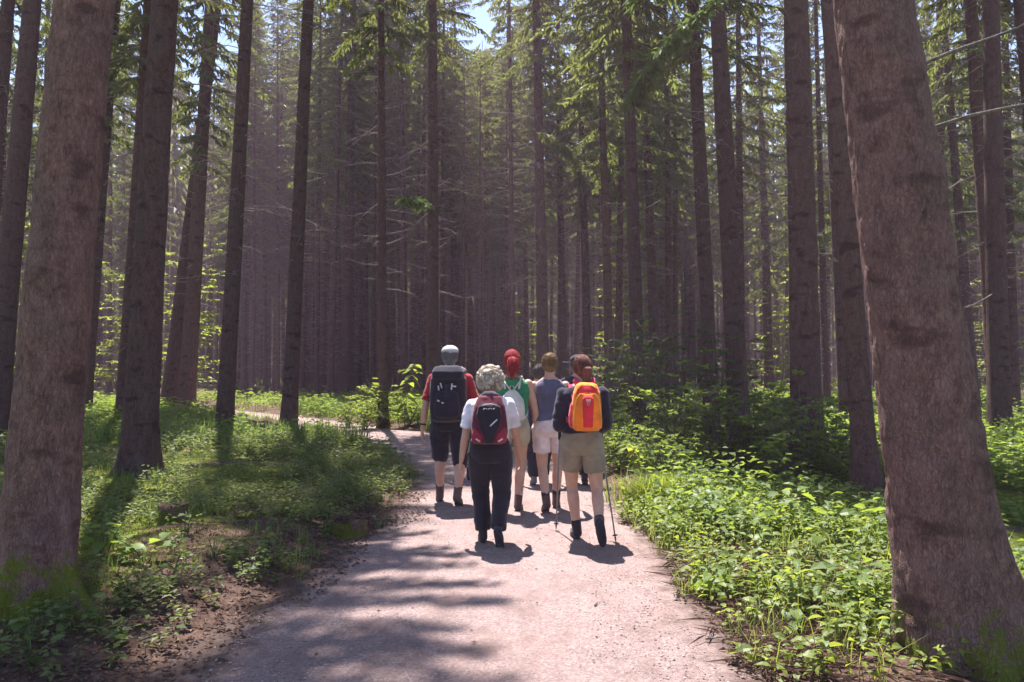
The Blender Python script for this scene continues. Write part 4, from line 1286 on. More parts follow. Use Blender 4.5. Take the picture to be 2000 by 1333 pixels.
def person(px, yf, H, label, pose, top, bottom, hair, yaw=0.0, voxel=0.0082, w=1.0, D=None, headyaw=0.0, headtilt=0.0):
    """pose: dict with foot L/R = (x, y, ankle_z, pitch) and hand L/R = (x, y, z) in a 1.7 m body frame, facing +Y"""
    X, Dd = ground_px(px, yf)
    s = H / 1.7
    root = empty('person', (X, Dd, 0.012), label, 'person', rz=yaw)
    A = {}
    hipz = pose.get('hipz', .88)
    dz = hipz - .88
    def sc(v): return np.asarray(v, float) * s
    hip = {-1: np.array([-.09 * w, 0, hipz]), 1: np.array([.09 * w, 0, hipz])}
    sho = {-1: np.array([-.172 * w ** .6, -.01, 1.355 + dz]), 1: np.array([.172 * w ** .6, -.01, 1.355 + dz])}
    J = {}
    for sd_, k in ((-1, 'L'), (1, 'R')):
        fx, fy, fz, fp = pose['foot' + k]
        kn, an = ik(hip[sd_], (fx, fy, fz), .42, .41, (sd_ * .12, 1, 0))
        d = np.array([sd_ * .16, math.cos(fp), -math.sin(fp)]); d = unit(d)
        dn = np.array([0, -math.sin(fp), -math.cos(fp)])
        el, wr = ik(sho[sd_], pose['hand' + k], .29, .26, pose.get('pole' + k, (sd_ * .5, -1, -.1)))
        J[k] = dict(side=sd_, hip=hip[sd_], knee=kn, ank=an, fd=d, fdn=dn, sho=sho[sd_], elb=el, wr=wr)
    tors = [(.80, 0, 0, .12, .09), (.86, 0, -.008, .162, .118), (.93, 0, -.012, .165, .122), (1.03, 0, 0, .142, .10), (1.15, 0, .005, .148, .105), (1.27, 0, .0, .168, .115), (1.35, 0, -.005, .172, .10), (1.405, 0, -.01, .125, .08), (1.45, 0, -.01, .065, .06)]
    tors = [(z + dz, x, y, rx * w, ry * w ** .7) for z, x, y, rx, ry in tors]
    def S(r): return [(z * s, x * s, y * s, rx * s, ry * s) for z, x, y, rx, ry in r]
    b = MB()
    loft(b, S(tors))
    hc = np.array([0, .012, 1.59 + dz])
    cyw, syw = math.cos(headyaw), math.sin(headyaw)
    def hp(v):
        v = np.asarray(v, float); return hc + np.array([v[0] * cyw - v[1] * syw, v[0] * syw + v[1] * cyw, v[2]])
    chain(b, [sc((0, -.012, 1.40 + dz)), sc((0, .0, 1.52 + dz))], [.058 * s, .054 * s])
    ellipsoid(b, sc(hc), sc((.074, .094, .108)))
    capsule(b, sc(hp((0, .03, -.05))), .056 * s, sc(hp((0, .055, -.085))), .036 * s)
    capsule(b, sc(hp((0, .092, .01))), .009 * s, sc(hp((0, .108, -.025))), .013 * s)
    capsule(b, sc(hp((-.02, .085, -.058))), .008 * s, sc(hp((.02, .085, -.058))), .008 * s)
    for sd_ in (-1, 1):
        capsule(b, sc(hp((sd_ * .076, -.005, .018))), .013 * s, sc(hp((sd_ * .074, .0, -.03))), .009 * s)
        capsule(b, sc(hp((sd_ * .022, .086, .03))), .010 * s, sc(hp((sd_ * .040, .082, .03))), .009 * s)
    for k, j in J.items():
        sg = j['side']
        chain(b, [sc(j['hip']), sc(j['hip'] * .55 + j['knee'] * .45), sc(j['knee'])], [.092 * s * w ** .6, .078 * s * w ** .6, .056 * s])
        calf = j['knee'] * .68 + j['ank'] * .32 + np.array([0, -.018, 0])
        chain(b, [sc(j['knee']), sc(calf), sc(j['ank'])], [.052 * s, .056 * s * w ** .4, .036 * s])
        chain(b, [sc(j['ank'] + j['fdn'] * .04 - j['fd'] * .03), sc(j['ank'] + j['fdn'] * .055 + j['fd'] * .13)], [.036 * s, .028 * s])
        chain(b, [sc(j['sho']), sc(j['sho'] * .5 + j['elb'] * .5), sc(j['elb'])], [.050 * s, .047 * s * w ** .4, .039 * s])
        chain(b, [sc(j['elb']), sc(j['elb'] * .65 + j['wr'] * .35), sc(j['wr'])], [.038 * s, .040 * s, .026 * s])
        # hand: palm, four fingers, thumb
        fd = unit(j['wr'] - j['elb'])
        palm = pose.get('palm' + k, (-sg, 0.15, 0))          # palm normal, towards the thigh
        pn = unit(np.asarray(palm, float) - fd * (np.asarray(palm, float) @ fd))
        sdv = np.cross(fd, pn) * (1 if sg > 0 else -1)
        if sdv[1] < 0: sdv = -sdv                             # thumb side forward
        curl = pose.get('curl' + k, .5)
        pb = j['wr'] + fd * .02
        for f in range(4):
            o = (f - 1.5) * .0195
            kn = pb + fd * .075 + sdv * (-o)
            capsule(b, sc(j['wr']), .020 * s, sc(kn), .0115 * s)
            Lf = (.040, .046, .043, .033)[f]
            d1 = unit(fd + pn * curl); d2 = unit(fd * (1 - .6 * curl) + pn * (2.0 * curl))
            p1 = kn + d1 * Lf; p2 = p1 + d2 * Lf * .85
            chain(b, [sc(kn), sc(p1), sc(p2)], [.0095 * s, .0088 * s, .0075 * s])
        tb = pb + sdv * .022 + fd * .015
        t1 = tb + unit(sdv * .7 + fd * .7 + pn * .4) * .042; t2 = t1 + unit(fd + pn * .5 + sdv * .15) * .032
        chain(b, [sc(tb), sc(t1), sc(t2)], [.015 * s, .011 * s, .009 * s])
    body_ = fuse(b, 'body', SKIN, root, voxel, 3)
    for sd_ in (-1, 1):
        e = MB(); ellipsoid(e, sc(hp((sd_ * .031, .089, .028))), sc((.010, .007, .008)), 10); e.build('eye', M['eye'], body_)
    # clothing
    def top_piece(mat, z0, sleeve, off=.016, name='shirt', narrow=1.0):
        t = MB()
        rr = [(z0 + dz, 0, -.004, np.interp(z0 + dz, [q[0] for q in tors], [q[3] for q in tors]) + off + .012, np.interp(z0 + dz, [q[0] for q in tors], [q[4] for q in tors]) + off + .012)]
        rr += [(z, x, y, rx * (narrow if z > 1.3 + dz else 1) + off, ry + off) for z, x, y, rx, ry in tors if z0 + dz < z < 1.42 + dz]
        rr += [(1.435 + dz, 0, -.01, .085 * narrow, .070)]
        loft(t, S(rr))
        for k, j in J.items():
            if sleeve <= 0: continue
            q = min(sleeve, 1.0)
            e = j['sho'] * (1 - q) + j['elb'] * q
            capsule(t, sc(j['sho']), (.050 + off * .55) * s, sc(e), (.049 + off) * s, flat1=(sleeve <= 1))
            if sleeve > 1:
                q = sleeve - 1; e2 = j['elb'] * (1 - q) + j['wr'] * q
                capsule(t, sc(j['elb']), (.046 + off * .7) * s, sc(e2), (.034 + off * .6) * s, flat1=True)
        fuse(t, name, mat, root, .009, 2, .010, 9, 3)
    if 'sleeve' in top:
        top_piece(C[top['mat']], top.get('hem', .90), top['sleeve'], narrow=top.get('narrow', 1.0))
    kind, bmat = bottom['kind'], C[bottom['mat']]
    t = MB()
    off = bottom.get('off', .018)
    rr = [(z, x, y, rx + off, ry + off) for z, x, y, rx, ry in tors if z < 1.0 + dz] + [(max(1.0, top.get('hem', .9) + .02) + dz, 0, 0, .15 * w + off * .4, .108 * w + off * .4)]
    loft(t, S(rr))
    for k, j in J.items():
        q = bottom.get('len', .55)
        fl = bottom.get('flare', 1.0)
        if q <= 1:
            e = j['hip'] * (1 - q) + j['knee'] * q
            capsule(t, sc(j['hip']), (.092 * w ** .6 + off * .6) * s, sc(e), (.083 * fl * w ** .6 + off) * s, flat1=True)
        else:
            capsule(t, sc(j['hip']), (.098 * w ** .6 + off * .6) * s, sc(j['knee']), (.064 * fl + off) * s)
            q -= 1; e = j['knee'] * (1 - q) + j['ank'] * q
            capsule(t, sc(j['knee']), (.064 * fl + off) * s, sc(e), (.052 * fl + off) * s, flat1=True)
    fuse(t, 'trousers' if bottom.get('len', .5) > 1.2 else 'shorts', bmat, root, .0085, 1, .010, 9, 5)
    for k, j in J.items():
        sm_, fm = bottom.get('sock'), C[bottom.get('shoe', 'shoe')]
        up = unit(j['knee'] - j['ank'])
        if sm_:
            t = MB(); capsule(t, sc(j['ank'] - up * .01), .044 * s, sc(j['ank'] + up * bottom.get('sockh', .13)), .049 * s, flat1=True)
            fuse(t, 'sock', C[sm_], root, .008, 2, .0015, 30)
        t = MB()
        heel, toe = j['ank'] + j['fdn'] * .035 - j['fd'] * .035, j['ank'] + j['fdn'] * .052 + j['fd'] * .15
        chain(t, [sc(heel), sc(j['ank'] + j['fdn'] * .042 + j['fd'] * .06), sc(toe)], [.043 * s, .046 * s, .032 * s])
        capsule(t, sc(heel), .042 * s, sc(j['ank'] + up * bottom.get('booth', .05)), .047 * s, flat1=True)
        shoe_ = fuse(t, 'shoe', fm, root, .008, 3)
        t = MB()
        q0, q1 = j['ank'] + j['fdn'] * .072 - j['fd'] * .055, j['ank'] + j['fdn'] * .072 + j['fd'] * .165
        lat = unit(np.cross(j['fd'], j['fdn']))
        n = 20; a = np.arange(n) * 2 * np.pi / n
        ctr, hl = (q0 + q1) / 2, np.linalg.norm(q1 - q0) / 2 + .012
        ring = np.array([ctr + j['fd'] * hl * math.cos(x) + lat * math.sin(x) * (.040 + .010 * math.cos(x)) for x in a])
        V = np.concatenate([ring, ring - j['fdn'] * -.0 + j['fdn'] * .014])
        F = [[i, (i + 1) % n, n + (i + 1) % n, n + i] for i in range(n)] + [list(range(n))[::-1], [n + i for i in range(n)]]
        t.add(V * s, F); t.build('sole', C['sole'], shoe_)
    # hair and headgear
    hm = HAIR[hair['mat']]
    g = np.random.default_rng(int(px))
    t = MB()
    if hair['kind'] == 'curly':
        ellipsoid(t, sc(hp((0, -.018, .02))), sc((.108, .108, .115)))
        for _ in range(260):
            v = unit(g.normal(size=3))
            if v[1] > .45 and v[2] < .35: continue
            if v[2] < -.75: continue
            ellipsoid(t, sc(hp(v * np.array([.118, .118, .125]) * g.uniform(.92, 1.1) + np.array([0, -.02, .015]))), sc((.02, .02, .02)) * g.uniform(.6, 1.2), 8)
        hair_ = fuse(t, 'hair', hm, root, .007, 1, .008, 45)
    else:
        base = [(-.02, .082), (.02, .09), (.05, .088), (.085, .07)]
        ellipsoid(t, sc(hp((0, -.016, .022))), sc((.084, .094, .104)))
        ellipsoid(t, sc(hp((0, -.045, -.02))), sc((.072, .062, .075)))
        if hair['kind'] == 'pony':
            chain(t, [sc(hp((0, -.10, .03))), sc(hp((0, -.135, .0))), sc(hp((.01, -.14, -.07))), sc(hp((.005, -.125, -.13)))], [.03 * s, .045 * s, .048 * s, .018 * s])
        if hair['kind'] == 'bun':
            ellipsoid(t, sc(hp((.015, -.118, -.02))), sc((.045, .04, .043)))
            chain(t, [sc(hp((.01, -.11, -.05))), sc(hp((.01, -.10, -.12)))], [.04 * s, .03 * s])
        hair_ = fuse(t, 'hair', hm, root, .007, 1, .008, 40)
    if hair['kind'] != 'curly':
        t = MB()
        for q in range(420):
            v = unit(g.normal(size=3))
            if v[1] > .55 and v[2] < .3: continue
            if v[2] < -.6: continue
            r0 = np.array([.088, .099, .108])
            tip = np.array([0, -.12, .01]) if hair['kind'] in ('pony', 'bun') else v * r0 * np.array([1.06, 1.06, 1]) + np.array([g.normal() * .02, -.01 + g.normal() * .02, -.06])
            pts = []
            for k in range(5):
                w_ = k / 4 * (.75 if hair['kind'] in ('pony', 'bun') else 1)
                pp = v * r0 * (1 - w_) + tip * w_
                pp = unit(pp / r0) * r0 * (1.0 + .04 * g.random())
                pts.append(sc(hp(pp + np.array([0, -.016, .02]))))
            tube(t, pts, np.array([.0028, .0032, .003, .0025, .0012]) * s, 3, cap=False)
        if hair['kind'] == 'pony':
            for q in range(140):
                o_ = g.normal(size=3) * .018
                tube(t, [sc(hp(np.array([0, -.11, .03]) + o_ * .6)), sc(hp(np.array([0, -.155, .0]) + o_ * 1.3)), sc(hp(np.array([.01, -.165, -.07]) + o_ * 1.8)), sc(hp(np.array([.005, -.14, -.15]) + o_ * 1.7))], np.array([.003, .003, .0028, .001]) * s, 3, cap=False)
        tag(t.build('strands', hm, hair_), kind='stuff')
    else:
        t = MB()
        for q in range(420):
            v = unit(g.normal(size=3))
            if (v[1] > .45 and v[2] < .35) or v[2] < -.75: continue
            c0_ = v * np.array([.122, .122, .13]) + np.array([0, -.02, .015])
            e1 = unit(np.cross(v, g.normal(size=3))); e2 = np.cross(v, e1); rr_ = g.uniform(.012, .022)
            th = np.linspace(0, g.uniform(3.5, 6.5), 9)
            tube(t, [sc(hp(c0_ + e1 * rr_ * math.cos(x) + e2 * rr_ * math.sin(x) * .6 + v * (rr_ * .9 * math.sin(x) + .002 * x))) for x in th], .0035 * s, 3, cap=False)
        tag(t.build('curls', hm, hair_), kind='stuff')
    if hair.get('cap'):
        c = MB()
        ellipsoid(c, sc(hp((0, -.006, .066))), sc((.095, .107, .068)))
        cap_ = fuse(c, 'cap', C[hair['cap']], root, .007, 2)
        c = MB()
        bd = hair.get('brim', 0.0)
        bx, by = -math.sin(bd), math.cos(bd)
        ctr = hp((bx * .13, by * .13, .035))
        n = 18; a = np.arange(n) * 2 * np.pi / n
        V = np.array([ctr + np.array([by * .075 * math.cos(x) + bx * .065 * math.sin(x), -bx * .075 * math.cos(x) + by * .065 * math.sin(x), -.02 * math.cos(x) ** 2]) for x in a])
        V = np.concatenate([V, V + np.array([0, 0, .006])])
        c.add(V * s, [[i, (i + 1) % n, n + (i + 1) % n, n + i] for i in range(n)] + [list(range(n))[::-1], [n + i for i in range(n)]])
        c.build('brim', C[hair['cap']], cap_)
    return root, J, s, dz, sc

def rounded_slab(mb, zs, ws, ys, yd, ex=3.2, n=28, mi=0, cx=0.0):
    """bag body: sections at heights zs with half widths ws, back plane y = ys, thickness yd"""
    loft(mb, [(z, cx, ys - d / 2, w, d / 2) for z, w, d in zip(zs, ws, yd)], n, ex, mi)

def bag_root(pr, label, z):
    o = empty('backpack', (0, 0, 0), label, 'backpack')
    o.location = (pr.location.x, pr.location.y, z)
    o.rotation_euler = pr.rotation_euler
    return o

def straps(o, J, sc, s, mat, zoff, half=.085, w=.024, ztop=1.405, zlow=1.02, back=-.12, dz=0.0, col_name='strap', thick=.008):
    for sd_ in (-1, 1):
        pts = np.array([(sd_ * half * .8, back - .02, ztop - .09), (sd_ * half, back + .03, ztop + .005), (sd_ * half * 1.12, -.01, ztop + .047), (sd_ * half * 1.3, .08, ztop - .01), (sd_ * half * 1.4, .135, ztop - .12), (sd_ * half * 1.6, .125, ztop - .24),
                        (sd_ * half * 1.9, .05, zlow + .06), (sd_ * half * 1.6, -.08, zlow), (sd_ * half * 1.1, back - .02, zlow - .01)]) + np.array([0, 0, dz])
        t = np.linspace(0, 1, 9); tt = np.linspace(0, 1, 40)
        P = np.stack([np.interp(tt, t, pts[:, i]) for i in range(3)], 1)
        for _ in range(2):
            P[1:-1] = (P[:-2] + P[1:-1] * 2 + P[2:]) / 4
        T = unit(np.gradient(P, axis=0))
        Nn = unit(P - np.array([0, 0, 0]) * 1.0 - np.stack([np.zeros(40), np.zeros(40), P[:, 2] - .0], 1))
        Nn[:14] = unit(Nn[:14] * .2 + np.array([0, -.2, 1]))
        S = unit(np.cross(T, Nn)); Nn = np.cross(S, T)
        V = np.stack([P - S * w, P + S * w, P + S * w + Nn * thick, P - S * w + Nn * thick], 1).reshape(-1, 3) * s
        V[:, 2] -= zoff
        F = [[i * 4 + a, i * 4 + (a + 1) % 4, (i + 1) * 4 + (a + 1) % 4, (i + 1) * 4 + a] for i in range(39) for a in range(4)]
        mb = MB(); mb.add(V, F); mb.build(col_name, mat, o, smooth=False)

BAGT = [1, 0, 0, 1, 0]
def shape(o, name, mat, fn, s, zoff, voxel=None, wr=0.0):
    mb = MB(); fn(mb)
    for v in mb.v:
        v[:, 2] = BAGT[2] + (v[:, 2] - BAGT[1]) * BAGT[0]; v[:, 0] = v[:, 0] * BAGT[3] + BAGT[4]
        v *= s; v[:, 2] -= zoff
    if voxel: return fuse(mb, name, mat, o, voxel, 3, wr, 14, 2)
    return mb.build(name, mat, o)

def bar(mb, a, b, w, d=.004):
    tube(mb, [a, (np.asarray(a) + np.asarray(b)) / 2, b], w, 6)

WALK_R_BACK = dict(footL=(-.085, .20, .085, -.05), footR=(.085, -.30, .19, .85))
HANDS = dict(handL=(-.30, .03, .80), handR=(.30, .02, .80))

# hiker in the cap
pr, J, s, dz, sc = person(878, 985, 1.755, 'person in a pale cap, red shirt and dark shorts with a black backpack', dict(footL=(-.12, .16, .085, .0), footR=(.10, -.20, .11, .4), handL=(-.29, -.06, .815), handR=(.29, .20, .88), hipz=.872),
    dict(mat='red_shirt', sleeve=.85, hem=.92), dict(kind='shorts', mat='navy', len=1.12, flare=1.12, sock='darksock', sockh=.2, shoe='boot', booth=.07), dict(kind='short', mat='white', cap='cap', brim=0.0), w=1.12)
o = MB(); capsule(o, sc(J['L']['wr'] + unit(J['L']['elb'] - J['L']['wr']) * .035), .034 * s, sc(J['L']['wr'] + unit(J['L']['elb'] - J['L']['wr']) * .055), .034 * s, flat0=True, flat1=True); o.build('watch', C['black'], pr)
zo = .98 * s
BAGT[:] = [1.12, .93, .90, 1.1, 0]
bg_ = bag_root(pr, 'black backpack with pale buckles and straps on the person in the cap', zo)
shape(bg_, 'main_compartment', C['bag_black'], lambda m: rounded_slab(m, [.93, .96, 1.05, 1.2, 1.34, 1.41, 1.435], [.12, .165, .178, .18, .17, .14, .09], -.115, [.13, .2, .22, .21, .18, .13, .08]), s, zo, .009, .004)
shape(bg_, 'front_pocket', C['navy'], lambda m: rounded_slab(m, [.97, 1.0, 1.1, 1.2, 1.23], [.08, .115, .12, .105, .07], -.315, [.04, .07, .075, .06, .03]), s, zo, .009, .003)
shape(bg_, 'lid', C['navy'], lambda m: rounded_slab(m, [1.33, 1.35, 1.41, 1.455, 1.47], [.12, .15, .155, .13, .08], -.13, [.16, .21, .2, .15, .09]), s, zo, .009, .003)
straps(bg_, J, sc, s, C['bag_black'], zo, half=.10, dz=dz)
for (a, b_) in [((-.065, -.345, 1.305), (-.05, -.345, 1.255)), ((.045, -.345, 1.30), (.04, -.345, 1.24)), ((.05, -.345, 1.275), (.085, -.34, 1.272)), ((-.085, -.345, 1.28), (-.08, -.345, 1.235)), ((-.09, -.385, 1.145), (-.07, -.388, 1.135)), ((-.05, -.39, 1.125), (-.03, -.39, 1.118)), ((.08, -.36, 1.09), (.09, -.355, 1.06)), ((-.012, -.345, 1.29), (-.012, -.40, 1.18)), ((.008, -.345, 1.29), (.01, -.40, 1.18))]:
    shape(bg_, 'buckle' if abs(a[2] - b_[2]) < .08 else 'webbing', C['silver'] if abs(a[2] - b_[2]) < .08 else C['navy'], lambda m: bar(m, np.array(a) + np.array([0, -.004, 0]), np.array(b_) + np.array([0, -.004, 0]), .008), s, zo)
for sd_ in (-1, 1):
    shape(bg_, 'shoulder_patch', C['silver'], lambda m: capsule(m, (sd_ * .115, -.05, 1.452 + dz), .016, (sd_ * .145, -.02, 1.435 + dz), .014), s, zo)

# curly haired hiker
pr, J, s, dz, sc = person(957, 1062, 1.50, 'person with curly grey-blond hair, white shirt and dark trousers with a maroon backpack', dict(footL=(-.07, .02, .085, 0), footR=(.085, -.20, .15, .95), handL=(-.28, -.05, .81), handR=(.295, .13, .83), hipz=.875),
    dict(mat='white', sleeve=.80, hem=1.0), dict(kind='trousers', mat='black', len=1.93, flare=1.12, off=.02, shoe='shoe'), dict(kind='curly', mat='curly'), w=1.12)
zo = .93 * s
BAGT[:] = [.96, .90, .995, 1.02, 0]
bg_ = bag_root(pr, 'maroon and black backpack on the curly haired person in the white shirt', zo)
shape(bg_, 'main_compartment', C['maroon'], lambda m: rounded_slab(m, [.90, .93, 1.02, 1.15, 1.28, 1.37, 1.40], [.12, .16, .172, .165, .145, .115, .07], -.12, [.12, .18, .2, .19, .16, .11, .06]), s, zo, .008, .004)
shape(bg_, 'front_panel', C['bag_black'], lambda m: rounded_slab(m, [.915, .95, 1.0, 1.1, 1.2, 1.28, 1.31], [.03, .045, .06, .105, .118, .105, .06], -.255, [.05, .06, .075, .075, .07, .05, .02]), s, zo, .008, .003)
for sd_ in (-1, 1):
    shape(bg_, 'side_pocket', C['crimson'], lambda m: rounded_slab(m, [.915, .94, 1.0, 1.07, 1.1], [.035, .05, .052, .04, .02], -.24, [.05, .075, .08, .06, .03], cx=sd_ * .112), s, zo, .008, .003)
    shape(bg_, 'trim', C['pale'], lambda m: bar(m, (sd_ * .085, -.325, .935), (sd_ * .125, -.325, .965), .009), s, zo)
shape(bg_, 'logo', C['pale'], lambda m: [bar(m, (-.055 + .022 * i, -.318 + .004 * abs(i - 2), 1.255 + (.008 if i % 2 else -.004)), (-.04 + .022 * i, -.318, 1.262 - (.006 if i % 2 else 0)), .005) for i in range(5)], s, zo)
shape(bg_, 'zip_trim', C['pale'], lambda m: tube(m, [(-.08, -.285, 1.275), (-.04, -.30, 1.30), (.02, -.30, 1.305), (.07, -.285, 1.29)], .005, 6), s, zo)
shape(bg_, 'cord', C['silver'], lambda m: bar(m, (.01, -.342, 1.09), (.075, -.335, 1.155), .007), s, zo)
shape(bg_, 'grab_loop', C['pale'], lambda m: tube(m, [(-.09, -.16, 1.375), (-.05, -.15, 1.415), (.03, -.15, 1.42), (.085, -.16, 1.385)], .011, 8), s, zo)
straps(bg_, J, sc, s, C['maroon'], zo, half=.09, dz=dz, zlow=1.08)

# red haired hiker
pr, J, s, dz, sc = person(1000, 1003, 1.695, 'person with a red ponytail, green top and beige shorts', dict(footL=(-.10, -.28, .17, .8), footR=(.065, .10, .085, 0), handL=(-.30, .1, .82), handR=(.27, .15, .84), hipz=.875),
    dict(mat='green', sleeve=0, hem=1.0, narrow=.9), dict(kind='shorts', mat='beige', len=.36, flare=.9, off=.014, sock='sock', sockh=.17, shoe='boot', booth=.08), dict(kind='pony', mat='red'), w=1.0)
zo = .98 * s
BAGT[:] = [1, 0, .0, 1, 0]
bg_ = bag_root(pr, 'off-white slim backpack on the red-haired person in green', zo)
shape(bg_, 'main_compartment', C['offwhite'], lambda m: rounded_slab(m, [.98, 1.0, 1.1, 1.2, 1.27, 1.30], [.10, .13, .135, .12, .07, .03], -.115, [.05, .09, .1, .08, .05, .03]), s, zo, .008, .004)
straps(bg_, J, sc, s, C['offwhite'], zo, half=.09, dz=dz, w=.010, ztop=1.405)
for sd_ in (-1, 1):
    shape(bg_, 'cord', C['offwhite'], lambda m: tube(m, [(sd_ * .01, -.15, 1.29), (sd_ * .05, -.135, 1.345), (sd_ * .095, -.105, 1.405)], .008, 6), s, zo)
shape(bg_, 'grab_loop', C['offwhite'], lambda m: tube(m, [(-.03, -.14, 1.285), (-.02, -.155, 1.335), (0, -.155, 1.35), (.02, -.155, 1.335), (.03, -.14, 1.285)], .007, 6), s, zo)

# grey sleeveless person
pr, J, s, dz, sc = person(1074, 998, 1.657, 'person with short blond hair, grey sleeveless top and pale shorts', dict(footL=(-.045, -.16, .105, .38), footR=(.075, .14, .085, 0), handL=(-.285, .10, .90), handR=(.27, .22, .95), poleL=(-.6, -1, -.2), poleR=(.4, -1, -.3), curlL=.9, curlR=.9, hipz=.885),
    dict(mat='grey', sleeve=0, hem=.975, narrow=.88), dict(kind='shorts', mat='pale', len=.62, flare=.9, off=.014, sock='darksock', sockh=.12, shoe='boot', booth=.06), dict(kind='short', mat='blond'), w=1.02)

# orange backpack hiker
pr, J, s, dz, sc = person(1137, 1056, 1.615, 'person with auburn bun, dark long sleeves and khaki shorts, holding walking poles', dict(footL=(-.045, .06, .085, .0), footR=(.125, -.33, .20, 1.35), handL=(-.19, .20, 1.03), handR=(.20, .22, 1.0), poleL=(-.12, -1, -.3), poleR=(.12, -1, -.3), curlL=1.0, curlR=1.0, palmL=(.8, .1, 0), palmR=(-.8, .1, 0), hipz=.878),
    dict(mat='longsleeve', sleeve=1.92, hem=.995), dict(kind='shorts', mat='khaki', len=.60, flare=.9, off=.016, sock='darksock', sockh=.08, shoe='shoe'), dict(kind='bun', mat='auburn'), w=1.08, headyaw=.25)
POLE_J, POLE_S, POLE_SC, POLE_P = J, s, sc, pr
zo = .96 * s
BAGT[:] = [.91, .945, 1.035, .84, .025]
bg_ = bag_root(pr, 'orange and red backpack on the person with the walking poles', zo)
shape(bg_, 'main_compartment', C['orange'], lambda m: rounded_slab(m, [.945, .97, 1.05, 1.2, 1.32, 1.40, 1.425], [.12, .155, .165, .158, .145, .115, .07], -.12, [.13, .18, .2, .19, .17, .12, .06]), s, zo, .008, .003)
shape(bg_, 'side_panel', C['red_bag'], lambda m: rounded_slab(m, [.97, 1.0, 1.1, 1.2, 1.24], [.06, .075, .078, .06, .03], -.13, [.1, .13, .14, .12, .08], cx=-.115), s, zo, .008, .003)
shape(bg_, 'lid', C['red_bag'], lambda m: rounded_slab(m, [1.30, 1.315, 1.355, 1.385, 1.395], [.09, .118, .115, .09, .05], -.24, [.05, .07, .06, .045, .03]), s, zo, .007)
shape(bg_, 'front_pocket', C['orange'], lambda m: rounded_slab(m, [.955, .975, 1.05, 1.18, 1.27, 1.31, 1.325], [.11, .14, .147, .135, .118, .085, .045], -.275, [.04, .07, .08, .08, .065, .045, .02]), s, zo, .007)
shape(bg_, 'centre_panel', C['red_bag'], lambda m: rounded_slab(m, [.985, .995, 1.05, 1.18, 1.27, 1.295], [.048, .052, .055, .062, .06, .04], -.325, [.035, .04, .042, .042, .035, .02]), s, zo, .007)
a = np.linspace(0, 1, 30)
def trim_pts(k=1.0, y=-.345):
    L = [(-.145 * k, .985), (-.148 * k, 1.05), (-.137 * k, 1.18), (-.120 * k, 1.265), (-.085 * k, 1.312), (0, 1.328), (.085 * k, 1.312), (.12 * k, 1.265), (.137 * k, 1.18), (.148 * k, 1.05), (.145 * k, .985), (.10 * k, .962), (0, .955), (-.10 * k, .962), (-.145 * k, .985)]
    return [(x, y + .03 * (abs(x) / .15) ** 2 + (.02 if z > 1.29 or z < .97 else 0), z) for x, z in L]
shape(bg_, 'piping', C['yellow'], lambda m: tube(m, trim_pts(), .0065, 6), s, zo)
shape(bg_, 'lid_piping', C['yellow'], lambda m: tube(m, [(-.125, -.275, 1.30), (-.11, -.29, 1.36), (-.06, -.275, 1.40), (.05, -.275, 1.402), (.105, -.29, 1.365), (.12, -.275, 1.30)], .0065, 6), s, zo)
shape(bg_, 'emblem', C['offwhite'], lambda m: [bar(m, (.0 + d0, -.369, 1.225), (.0 + d1, -.369, 1.262), .0028) for d0, d1 in ((-.012, -.022), (-.003, -.005), (.005, .008), (.013, .024))] + [tube(m, [(-.014, -.369, 1.218), (0, -.370, 1.206), (.014, -.369, 1.218)], .003, 5)], s, zo)
straps(bg_, J, sc, s, C['redscarf'], zo, half=.095, dz=dz, w=.024, zlow=1.13)
for sd_ in (-1, 1):
    shape(bg_, 'strap_pad', C['redscarf'], lambda m: chain(m, [(sd_ * .085, -.10, 1.42), (sd_ * .095, -.03, 1.452), (sd_ * .105, .04, 1.43)], [.022, .024, .02]), s, zo)
# walking poles
def pole(hand, tip, label):
    h, t = np.asarray(hand, float), np.asarray(tip, float)
    o = empty('walking_pole', tuple(t), label, 'walking pole')
    h = h - t; d = unit(h)
    mb = MB(); tube(mb, [d * .03, h * .5, h], [.0065, .0075, .009], 8); mb.build('shaft', M['pole'], o)
    mb = MB(); chain(mb, [h - d * .07, h, h + d * .06], [.014, .017, .019]); mb.build('grip', C['bag_black'], o)
    mb = MB(); capsule(mb, (0, 0, .003), .004, d * .04, .008); mb.build('tip', C['sole'], o)
    mb = MB(); tube(mb, [d * .055, d * .062], [.022, .024], 12); mb.build('basket', C['bag_black'], o)
    mb = MB(); tube(mb, [h + d * .05, h + np.array([.02, -.03, .02]), h + np.array([.03, -.03, -.08]), h + np.array([.01, -.01, -.1])], .006, 5); mb.build('wrist_strap', C['bag_black'], o)
bpy.context.view_layer.update()
hl = POLE_P.matrix_world @ Vector(POLE_SC(POLE_J['L']['wr'] + np.array([.0, .05, -.05])))
hr = POLE_P.matrix_world @ Vector(POLE_SC(POLE_J['R']['wr'] + np.array([.0, .05, -.05])))
tl, trp = ground_px(1086, 1037), ground_px(1203, 1062)
pole(hl, (tl[0], tl[1], .012), 'thin walking pole held in the left hand of the orange backpack person')
pole(hr, (trp[0], trp[1], .012), 'thin walking pole on the right side beside the grass tussock')

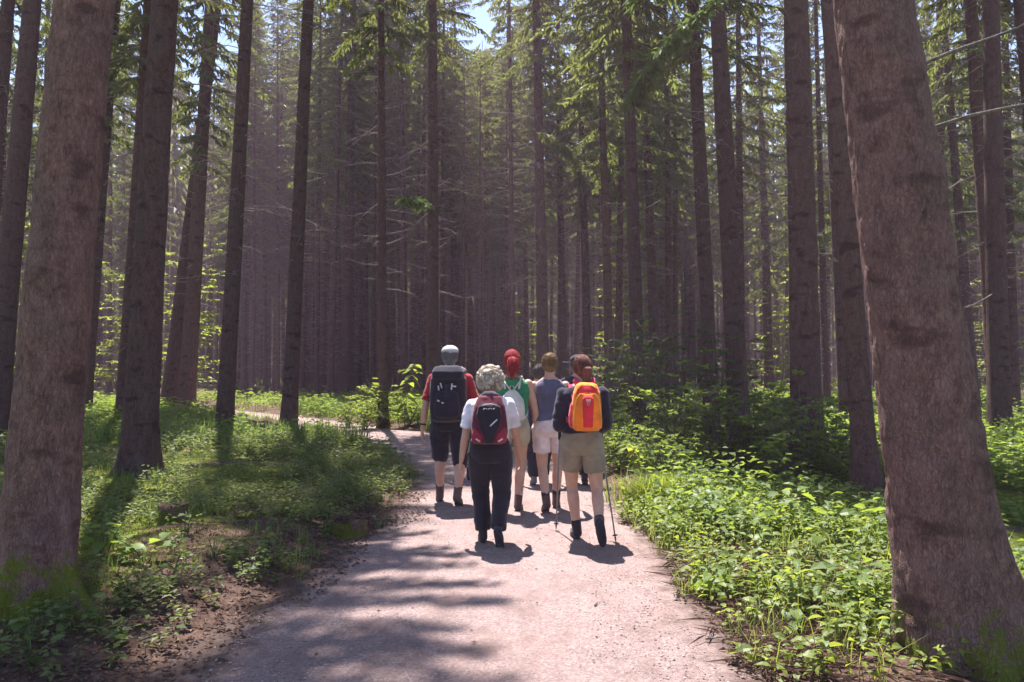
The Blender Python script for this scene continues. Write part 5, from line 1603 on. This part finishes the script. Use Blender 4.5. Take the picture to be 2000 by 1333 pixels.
# the three hikers mostly hidden in front
person(1053, 948, 1.55, 'dark haired person in black trousers half hidden in front of the grey sleeveless top', dict(footL=(-.08, -.1, .09, .2), footR=(.08, .1, .085, 0), **HANDS),
    dict(mat='longsleeve', sleeve=.8, hem=.92), dict(kind='trousers', mat='black', len=1.93, flare=1.1, shoe='greyshoe'), dict(kind='short', mat='dark'), voxel=.011)
person(1128, 946, 1.67, 'person in a dark cap almost hidden in front of the orange backpack person', dict(footL=(-.08, .1, .085, 0), footR=(.08, -.15, .10, .3), **HANDS),
    dict(mat='longsleeve', sleeve=.8, hem=.92), dict(kind='trousers', mat='black', len=1.93, flare=1.1, shoe='shoe'), dict(kind='short', mat='dark', cap='black', brim=1.35), voxel=.011)
person(902, 938, 1.50, 'person with bare calves and dark shoes hidden in front of the hiker in the cap', dict(footL=(-.07, .12, .085, 0), footR=(.12, -.05, .085, .1), **HANDS),
    dict(mat='red_shirt', sleeve=.8, hem=.92), dict(kind='shorts', mat='navy', len=.9, flare=1.1, sock='darksock', shoe='shoe'), dict(kind='short', mat='dark'), voxel=.011)
# ------------------------------------------------------------------ added haze
def haze():
    m, nt, N, Lk = new_mat('haze')
    v = N('ShaderNodeVolumePrincipled')
    v.inputs['Color'].default_value = (0.90, 0.66, 0.84, 1)  # magenta tint added to lift the shadows, imitating lens veil
    v.inputs['Density'].default_value = 0.0014
    v.inputs['Anisotropy'].default_value = 0.35
    out = N('ShaderNodeOutputMaterial')
    Lk(v.outputs[0], out.inputs['Volume'])
    x, y0, y1, z0, z1 = 310, -60, 410, -3, 36
    V = [(-x, y0, z0), (x, y0, z0), (x, y1, z0), (-x, y1, z0), (-x, y0, z1), (x, y0, z1), (x, y1, z1), (-x, y1, z1)]
    mb = MB()
    mb.add(V, [[3, 2, 1, 0], [4, 5, 6, 7], [0, 1, 5, 4], [1, 2, 6, 5], [2, 3, 7, 6], [3, 0, 4, 7]])
    o = mb.build('haze', m, smooth=False)
    tag(o, 'thin purple haze in the forest air, added to lift the shadows', 'haze', kind='stuff')
haze()
